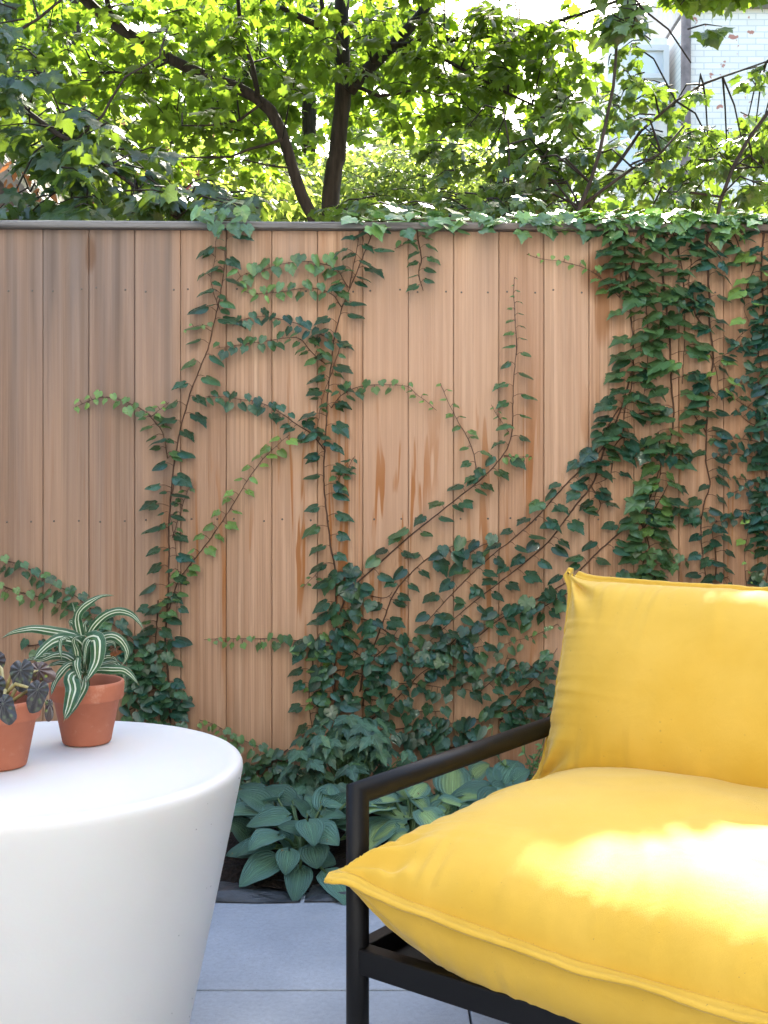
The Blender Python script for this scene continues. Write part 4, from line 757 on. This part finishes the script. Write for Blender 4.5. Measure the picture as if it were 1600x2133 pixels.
# ------------------------------------------------------------ white table
TX, TY, TR, TH = -.616, 2.026, .365, .508
t = empty('round_table', (TX, TY, 0), 'round white plastic table tapering to its foot, at lower left', 'table')
pr = [(0, TH), (.10, TH), (.2, TH), (.30, TH + .0002), (.325, TH + .0006), (.338, TH + .0026), (.345, TH + .0040), (.352, TH + .0044), (.358, TH + .0030), (.3625, TH - .0005), (.365, TH - .006), (.3655, TH - .013)]
for k in range(1, 25): f = k / 24; pr.append((.3655 - (.3655 - .262) * (f ** 1.03), (TH - .013) * (1 - f) + .0 * f + .0))
pr += [(.255, .0)]
m = MB(); m.lathe(pr, 160); body = m.build('table_body', M['table'], t)
m = MB()
for i in range(34):
    a = random.uniform(-.5, .5); f = random.random() ** 1.3; r = .3655 - (.3655 - .262) * f + .0004; z = (TH - .013) * (1 - f); q = random.uniform(.0006, .0013)
    if z < .05: continue
    m.lathe([(0, q), (q * .7, q * .75), (q, 0), (q * .7, -q * .75), (0, -q)], 8, (r * cos(a), r * sin(a), z))
m.build('water_drops', M['water'], t)
# ------------------------------------------------------------ potted plants
def pot(parent, sc=1.0):
    m = MB(); pr = [(0, 0), (.040, 0), (.044, .002), (.0455, .005), (.061, .083), (.0665, .084), (.0685, .087), (.0700, .112), (.0690, .117), (.0665, .1185), (.0635, .117), (.0605, .095), (.059, .088)]
    m.lathe([(a * sc, b * sc) for a, b in pr], 72); p = m.build('flower_pot', M['terra'], parent)
    m = MB(); n = 40; vv = [(0, 0, .096 * sc)]; ff = []
    for j in range(1, 13):
        for k in range(n): r = .0605 * sc * j / 12; a = 2 * pi * k / n; vv.append((r * cos(a), r * sin(a), .096 * sc + (.006 * mnoise.noise((r * cos(a) * 90, r * sin(a) * 90, 4)) if j < 12 else -.004)))
    ff = [(0, 1 + k, 1 + (k + 1) % n) for k in range(n)] + [(1 + (j - 1) * n + k, 1 + j * n + k, 1 + j * n + (k + 1) % n, 1 + (j - 1) * n + (k + 1) % n) for j in range(1, 12) for k in range(n)]
    m.add(vv, ff); m.build('potting_soil', M['soil'], parent); return p
def strap(m, pts, wpx, Yd, twist=0., fold=.25, nv=26, nu=9, face=(0, -1, .35), t=(0, .5, 0), tw=None):
    q = smooth_path([tuple(p) for p in pts], .004); q = [Vector(q[int(i * (len(q) - 1) / (nv - 1))]) for i in range(nv)]; vv, uv = [], []; w0 = wpx * Yd / F
    for j, p in enumerate(q):
        v = j / (nv - 1); tg = (q[min(nv - 1, j + 1)] - q[max(0, j - 1)]).normalized(); w = w0 * .5 * (.45 + .55 * min(1, v * 3)) * (1 - max(0, (v - .45) / .55) ** 2.2)
        n = Vector(face); n = (n - tg * n.dot(tg)).normalized(); s = tg.cross(n)
        an = twist * v; s, n = s * cos(an) + n * sin(an), n * cos(an) - s * sin(an)
        for i in range(nu):
            u = -1 + 2 * i / (nu - 1); z = fold * w * (u * u - .4) ; vv.append(tuple(p + s * (u * w) + n * z * -1 + n * .0012 * sin(v * 22 + u * 2))); uv.append(((u + 1) / 2, v))
    m.add(vv, [(j * nu + i, j * nu + i + 1, (j + 1) * nu + i + 1, (j + 1) * nu + i) for j in range(nv - 1) for i in range(nu - 1)], uv, t)
PC = Vector(((181 - 800) * 2.195 / F, 2.195, TH + .0008))
e = empty('potted_plant', PC, 'clay pot with white-striped strap-leaved plant, standing behind on the white table', 'potted plant', 'potted plants on the table'); pot(e)
m = MB()
def q5(lst, y0=2.195, y1=2.195):  # coordinates read in the 5x enlargement of (0,1220)
    n = len(lst); return [tuple(P(x / 5, 1220 + y / 5, y0 + (y1 - y0) * i / (n - 1))) for i, (x, y) in enumerate(lst)]
SL = [([(860, 900), (870, 700), (840, 450), (790, 300), (748, 160)], 15, 2.2, 2.2, 0), ([(870, 880), (850, 600), (800, 350), (860, 230), (1000, 130), (1100, 100), (1200, 104)], 22, 2.2, 2.18, .3),
      ([(880, 850), (900, 600), (960, 450), (1080, 320), (1230, 265), (1370, 300), (1470, 410), (1500, 490)], 20, 2.2, 2.15, 0), ([(870, 800), (820, 560), (700, 500), (600, 480), (430, 455), (300, 450), (120, 490), (0, 560)], 21, 2.2, 2.12, 0),
      ([(880, 850), (850, 640), (740, 560), (600, 560), (470, 640), (380, 740), (340, 790)], 27, 2.19, 2.1, 0), ([(890, 880), (880, 640), (940, 560), (1010, 570), (1010, 760), (950, 900), (885, 1015)], 36, 2.19, 2.09, 0),
      ([(880, 860), (900, 650), (940, 560), (900, 620), (880, 760), (870, 860)], 13, 2.18, 2.12, 0), ([(890, 880), (960, 700), (1050, 560), (1160, 520), (1260, 570), (1325, 680), (1300, 790), (1250, 850)], 21, 2.2, 2.16, .2),
      ([(880, 880), (850, 740), (780, 620), (700, 555), (640, 560), (625, 660), (650, 800)], 13, 2.19, 2.12, 0), ([(870, 900), (820, 790), (800, 770), (800, 860), (855, 1020)], 18, 2.17, 2.10, 0),
      ([(860, 920), (800, 900), (740, 960), (760, 1080), (720, 1240), (660, 1425)], 33, 2.15, 2.05, 0), ([(900, 940), (880, 980), (870, 1060), (800, 1200), (730, 1330), (690, 1400)], 20, 2.15, 2.06, .9),
      ([(850, 900), (760, 820), (680, 850), (600, 950), (550, 1060), (535, 1150)], 16, 2.17, 2.10, 0), ([(880, 880), (790, 800), (680, 730), (560, 730), (420, 780), (360, 760)], 19, 2.22, 2.22, 0), ([(880, 900), (760, 830), (650, 800), (540, 820), (470, 850)], 13, 2.24, 2.26, 0),
      ([(900, 900), (1020, 870), (1150, 870), (1290, 880), (1380, 950), (1455, 1050)], 20, 2.17, 2.13, 0), ([(900, 900), (1000, 790), (1120, 740), (1200, 760), (1230, 830)], 16, 2.2, 2.2, 0), ([(900, 890), (1050, 820), (1200, 800), (1280, 900), (1300, 1000), (1290, 1120)], 12, 2.26, 2.28, 0),
      ([(880, 850), (860, 600), (780, 420), (730, 370), (735, 480)], 16, 2.24, 2.26, 0), ([(890, 850), (900, 600), (880, 400), (910, 370), (890, 480)], 17, 2.24, 2.25, 0), ([(890, 870), (1000, 680), (1120, 590), (1190, 600), (1200, 690)], 14, 2.24, 2.26, 0), ([(860, 880), (700, 760), (500, 720), (330, 760), (230, 790)], 15, 2.23, 2.25, 0),
      ([(850, 880), (800, 700), (770, 560), (860, 520), (900, 530)], 18, 2.16, 2.14, .8)]
for i, (pl, w, ya, yb, tw) in enumerate(SL): strap(m, q5(pl, ya, yb), w, 2.15, tw, .35 if i % 2 else .2, t=(0, random.random(), 0))
o = m.build('foliage', M['strap'], e); o.matrix_parent_inverse = Matrix.Translation(-PC)
m = MB(); m.tube([PC + Vector((0, 0, .095)), PC + Vector((-.003, 0, .14)), PC + Vector((-.004, 0, .185))], [.007, .006, .004], 10); o = m.build('stem', M['hstem'], e); o.matrix_parent_inverse = Matrix.Translation(-PC)
m = MB(); strap(m, q5([(1150, 720), (1210, 700), (1260, 690), (1300, 690)], 2.2, 2.2), 11, 2.2); o = m.build('dry_leaf', M['dry'], e); o.matrix_parent_inverse = Matrix.Translation(-PC)
QC = Vector(((0 - 800) * 2.012 / F, 2.012, TH + .0008))
e = empty('potted_plant', QC, 'clay pot with dark spotted round-leaved begonia at the left edge of the table', 'potted plant', 'potted plants on the table'); pot(e, 1.0)
def bleaf(cx, cy, r, Yd, tipx, tipy, young=0., nrm=(0, -1, .35)):
    m = MB(); c = P(cx / 5, 1220 + cy / 5, Yd); tp = P(tipx / 5, 1220 + tipy / 5, Yd - .01); ax = (tp - c); nr = Vector(nrm).normalized(); ax = (ax - nr * ax.dot(nr)); ln = ax.length; ax.normalize(); sd = ax.cross(nr); R0 = r / 5 * Yd / F; vv = [tuple(c)]; uv = [(.5, .2)]; n = 44; K = 7
    for j in range(1, K + 1):
        for k in range(n):
            a = 2 * pi * k / n - pi; rr = R0 * (1 + (ln / R0 - 1) * max(0, cos(a)) ** 5 * 1.0) * (1 - .35 * exp(-((abs(a) - pi) / .16) ** 2)) * (1 + .02 * sin(a * 13)); f = j / K
            z = .10 * R0 * cos(a * 9) * f * (1 - .5 * f) * .6 - .28 * R0 * f * f; p = c + ax * cos(a) * rr * f + sd * sin(a) * rr * f + nr * z; vv.append(tuple(p)); uv.append((.5 + .6 * sin(a) * f * rr / R0 * .5, .2 + .6 * f * cos(a) * rr / R0 * .5))
    m.add(vv, [(0, 1 + k, 1 + (k + 1) % n) for k in range(n)] + [(1 + (j - 1) * n + k, 1 + j * n + k, 1 + j * n + (k + 1) % n, 1 + (j - 1) * n + (k + 1) % n) for j in range(1, K) for k in range(n)], uv, (young, .5, 0))
    o = m.build('leaf', M['begonia'], e); o.matrix_parent_inverse = Matrix.Translation(-QC)
    st = MB(); b0 = QC + Vector((random.uniform(-.02, .01), 0, .10)); md = (b0 + c) / 2 + Vector((0, .01, .025)); st.tube([b0, md, c + nr * -.002], [.0035, .003, .002], 8); so_ = st.build('leaf_stalk', M['bstem'], o)
    return o
bleaf(215, 880, 125, 2.0, 225, 1105); bleaf(390, 1085, 112, 1.96, 335, 1330, .1); bleaf(400, 880, 120, 2.06, 575, 935, 1.0, (.2, -.8, .6)); bleaf(30, 1230, 105, 1.93, 120, 1440, .0); bleaf(-60, 1030, 110, 2.0, -60, 1200); bleaf(-200, 900, 120, 2.0, -260, 1100, .2); bleaf(-230, 1180, 110, 1.95, -300, 1400); bleaf(520, 1230, 50, 1.98, 560, 1420, .6, (.8, -.6, .1)); bleaf(280, 1080, 60, 2.06, 330, 1130, 1., (0, -.6, .9)); bleaf(-60, 780, 110, 2.1, -90, 960, .3)
# ------------------------------------------------------------ lounge chair with two cushions
A0 = Vector(((745 - 800) * 1.9 / F, 1.9, 0)); ta = R(37.0); U = Vector((sin(ta), cos(ta), 0)); Vv = Vector((cos(ta), -sin(ta), 0))   # U: to the chair's back, Vv: along its front
CW, CD = 1.46, .80; rt = .0190
ch = empty('garden_sofa', A0, 'black metal garden sofa frame with tubular armrest under yellow cushions', 'sofa')
def cl(v, u, z): return Vector((v * Vv.x + u * U.x, v * Vv.y + u * U.y, z))
for v in (0, CW):
    m = MB(); m.tube([cl(v, 0, 0), cl(v, 0, .2), cl(v, 0, .492), cl(v, .3, .492), cl(v, CD, .492), cl(v, CD, 0)], rt, 28); o = m.build('arm_frame', M['frame'], ch)
def bar(m, a, b, w, h):
    a, b = Vector(a), Vector(b); d = (b - a).normalized(); s_ = d.cross(Vector((0, 0, 1))).normalized() * w / 2; z = Vector((0, 0, h / 2)); vv = [tuple(p + i * s_ + j * z) for p in (a, b) for i in (-1, 1) for j in (-1, 1)]
    m.add(vv, [(0, 1, 3, 2), (4, 6, 7, 5), (0, 4, 5, 1), (2, 3, 7, 6), (0, 2, 6, 4), (1, 5, 7, 3)])
m = MB(); bar(m, cl(.012, 0, .222), cl(CW - .012, 0, .222), .03, .042); m.build('front_rail', M['frame'], ch, False, .003)
for v in (0, CW):
    m = MB(); bar(m, cl(v, .017, .222), cl(v, CD - .017, .222), .028, .042); m.build('side_rail', M['frame'], ch, False, .003)
m = MB(); bar(m, cl(.016, CD - .12, .222), cl(CW - .016, CD - .12, .222), .03, .042); m.build('rear_rail', M['frame'], ch, False, .003)
m = MB(); bar(m, cl(CW / 2, .017, .206), cl(CW / 2, CD - .137, .206), CW - .032, .008); m.build('seat_panel', M['frame'], ch, False)
for v in (.10, CW - .10):
    m = MB(); m.tube([cl(v, CD - .10, .245), cl(v, CD + .03, .62)], .013, 12); m.build('back_upright', M['frame'], ch)
m = MB(); m.tube([cl(.085, CD + .03, .63), cl(CW - .085, CD + .03, .63)], .014, 12); m.build('back_bar', M['frame'], ch)
def n1(x, sd): return mnoise.noise((x, sd * 7.3, .5))
def pillow(name, label, Wd, Dp, ht, hb, frame_fn, seed, ear=.05, bow=.03, wr=.010, qa=.42, sag=None, fw=.014, qb=None):
    N = 180; e = None
    ss = [-cos(pi * i / (N - 1)) for i in range(N)]; ss = [.65 * s + .35 * (-1 + 2 * i / (N - 1)) for i, s in enumerate(ss)]
    def outline(s, t):
        es, et = exp(-(1 - abs(s)) / .035), exp(-(1 - abs(t)) / .045)
        x = Wd / 2 * s * (1 - bow * (1 - t * t) ** .6) ; y = Dp / 2 * t * (1 - bow * (1 - s * s) ** .6)
        x += math.copysign(ear * es * et, s) * .9; y += math.copysign(ear * es * et, t) * .9
        # gathered edge
        x += math.copysign(.003 * n1(t * 16, seed) * abs(s) ** 8, s); y += math.copysign(.003 * n1(s * 22, seed + 1) * abs(t) ** 8, t); return x, y, es * et
    def surf(sgn, H):
        V = np.zeros((N, N, 3))
        for j, t in enumerate(ss):
            for i, s in enumerate(ss):
                x, y, ec = outline(s, t); a = 1 - max(0, 1 - (1 - abs(s)) * Wd / 2 / .36) ** 2.6; b = 1 - max(0, 1 - (1 - abs(t)) * Dp / 2 / min(.36, Dp / 2)) ** 2.6; qq = qa if sgn > 0 or not qb else qb; h = H * (a ** qq) * (b ** qq)
                da, db = (1 - abs(s)) * Wd / 2, (1 - abs(t)) * Dp / 2
                # puckers run inward from every seam and fade out
                w = 0
                for dd, co_, k in ((da, t * Dp, 1.0), (db, s * Wd, 1.0)):
                    c2_ = co_ + dd * .35 * n1(co_ * 6, seed + 5); f = (1 - exp(-dd / .006)) * exp(-dd / (.040 + .06 * max(0, n1(co_ * 7, seed + 9) + .2)))
                    r1 = 1 - 2 * abs(n1(c2_ * 20 + sgn * 3, seed + 2)); r2 = n1(c2_ * 42 + sgn, seed + 3); w += f * (r1 * .9 + r2 * .5) * (.6 + .7 * n1(co_ * 4, seed + 4))
                cd = math.hypot(da, db); w += 1.4 * exp(-(cd / .09) ** 2) * sin(math.atan2(db, da + 1e-6) * 9 + seed) * (1 - exp(-min(da, db) / .01))
                w2 = .004 * mnoise.noise((x * 5, y * 5, seed)) + .0015 * mnoise.noise((x * 13, y * 13, seed + 3))
                z = sgn * (h + (wr * w * (1.1 if sgn > 0 else .55) + w2 * 2) * min(1, h / (H * .25)))
                if sag: z += sag(x, y, sgn)
                V[j, i] = (x, y, z)
        return V
    top, bot = surf(1, ht), surf(-1, hb); root = None
    fc = lambda flip: [((j * N + i, j * N + i + 1, (j + 1) * N + i + 1, (j + 1) * N + i) if not flip else (j * N + i, (j + 1) * N + i, (j + 1) * N + i + 1, j * N + i + 1)) for j in range(N - 1) for i in range(N - 1)]
    c = frame_fn(0, 0, 0); root = empty(name, c, label, 'cushion', 'yellow cushions')
    m = MB()
    for A, fl in ((top, False), (bot, True)): m.add([tuple(frame_fn(*p) - c) for p in A.reshape(-1, 3)], fc(fl))
    m.build('cover', M['cloth'], root)
    # flat welted flange round the seam
    ring = [top[0, i] for i in range(N - 1)] + [top[j, N - 1] for j in range(N - 1)] + [top[N - 1, i] for i in range(N - 1, 0, -1)] + [top[j, 0] for j in range(N - 1, 0, -1)]
    n = len(ring); vv = []; prof = [(-.2, .0040), (.25, .0042), (.45, .0016), (.62, .0040), (.9, .0036), (1.0, 0), (.9, -.0036), (.62, -.0040), (.45, -.0016), (.25, -.0042), (-.2, -.0040)]; K = len(prof); acc = 0
    for i, p in enumerate(ring):
        tg = ring[(i + 2) % n] - ring[(i - 2) % n]; o = np.array([tg[1], -tg[0], 0]); o /= np.linalg.norm(o) + 1e-9; acc += np.linalg.norm(ring[(i + 1) % n] - p)
        if np.dot(o, p) < 0: o = -o
        ddz = .45 * n1(acc * 9, seed + 11) - .15; pz = p[2]
        for a, z in prof: q = np.array([p[0], p[1], pz]) + o * a * fw + np.array([0, 0, z + ddz * a * fw]); vv.append(tuple(frame_fn(*q) - c))
    mm = MB(); mm.add(vv, [(i * K + k, i * K + (k + 1) % K, ((i + 1) % n) * K + (k + 1) % K, ((i + 1) % n) * K + k) for i in range(n) for k in range(K)]); mm.build('seam_flange', M['cloth'], root)
    return root
SW, SD = 1.40, .76
def seat_fn(x, y, z):
    p = A0 + cl(.022 + SW / 2 + x, -.045 + SD / 2 + y, .366 + z); return p
def seat_sag(x, y, sg):
    u = y + SD / 2; z = -.034 * min(1, max(0, (SW / 2 - abs(x)) / .4)) ** .8 * max(0, 1 - u / .5)
    if sg > 0: z += -.010 * exp(-((u - .55) / .12) ** 2) * min(1, 12 * (SW / 2 - abs(x)))
    # the corner ear lifts a little
    return z + .012 * exp(-((SW / 2 - abs(x)) ** 2 + (SD / 2 - abs(y)) ** 2) / .003)
pillow('seat_cushion', 'thick yellow seat cushion with sunlit patch lying on the black frame', SW, SD, .122, .185, seat_fn, 2, ear=.022, bow=.018, wr=.012, sag=seat_sag, fw=.018, qa=.40, qb=.38)
BWd, BH = 1.40, .425; lean = R(20)
def back_fn(x, y, z):      # x along the front, y up the cushion, z toward the sitter
    up = Vector((0, 0, 1)) * cos(lean) + U * sin(lean); nr = -U * cos(lean) + Vector((0, 0, 1)) * sin(lean)
    return A0 + cl(.012 + BWd / 2, .662, .590) + Vv * x + up * y + nr * z
pillow('back_cushion', 'plump yellow back cushion leaning behind the seat cushion', BWd, BH, .125, .07, back_fn, 5, ear=.018, bow=.022, wr=.009, fw=.016, qa=.38)
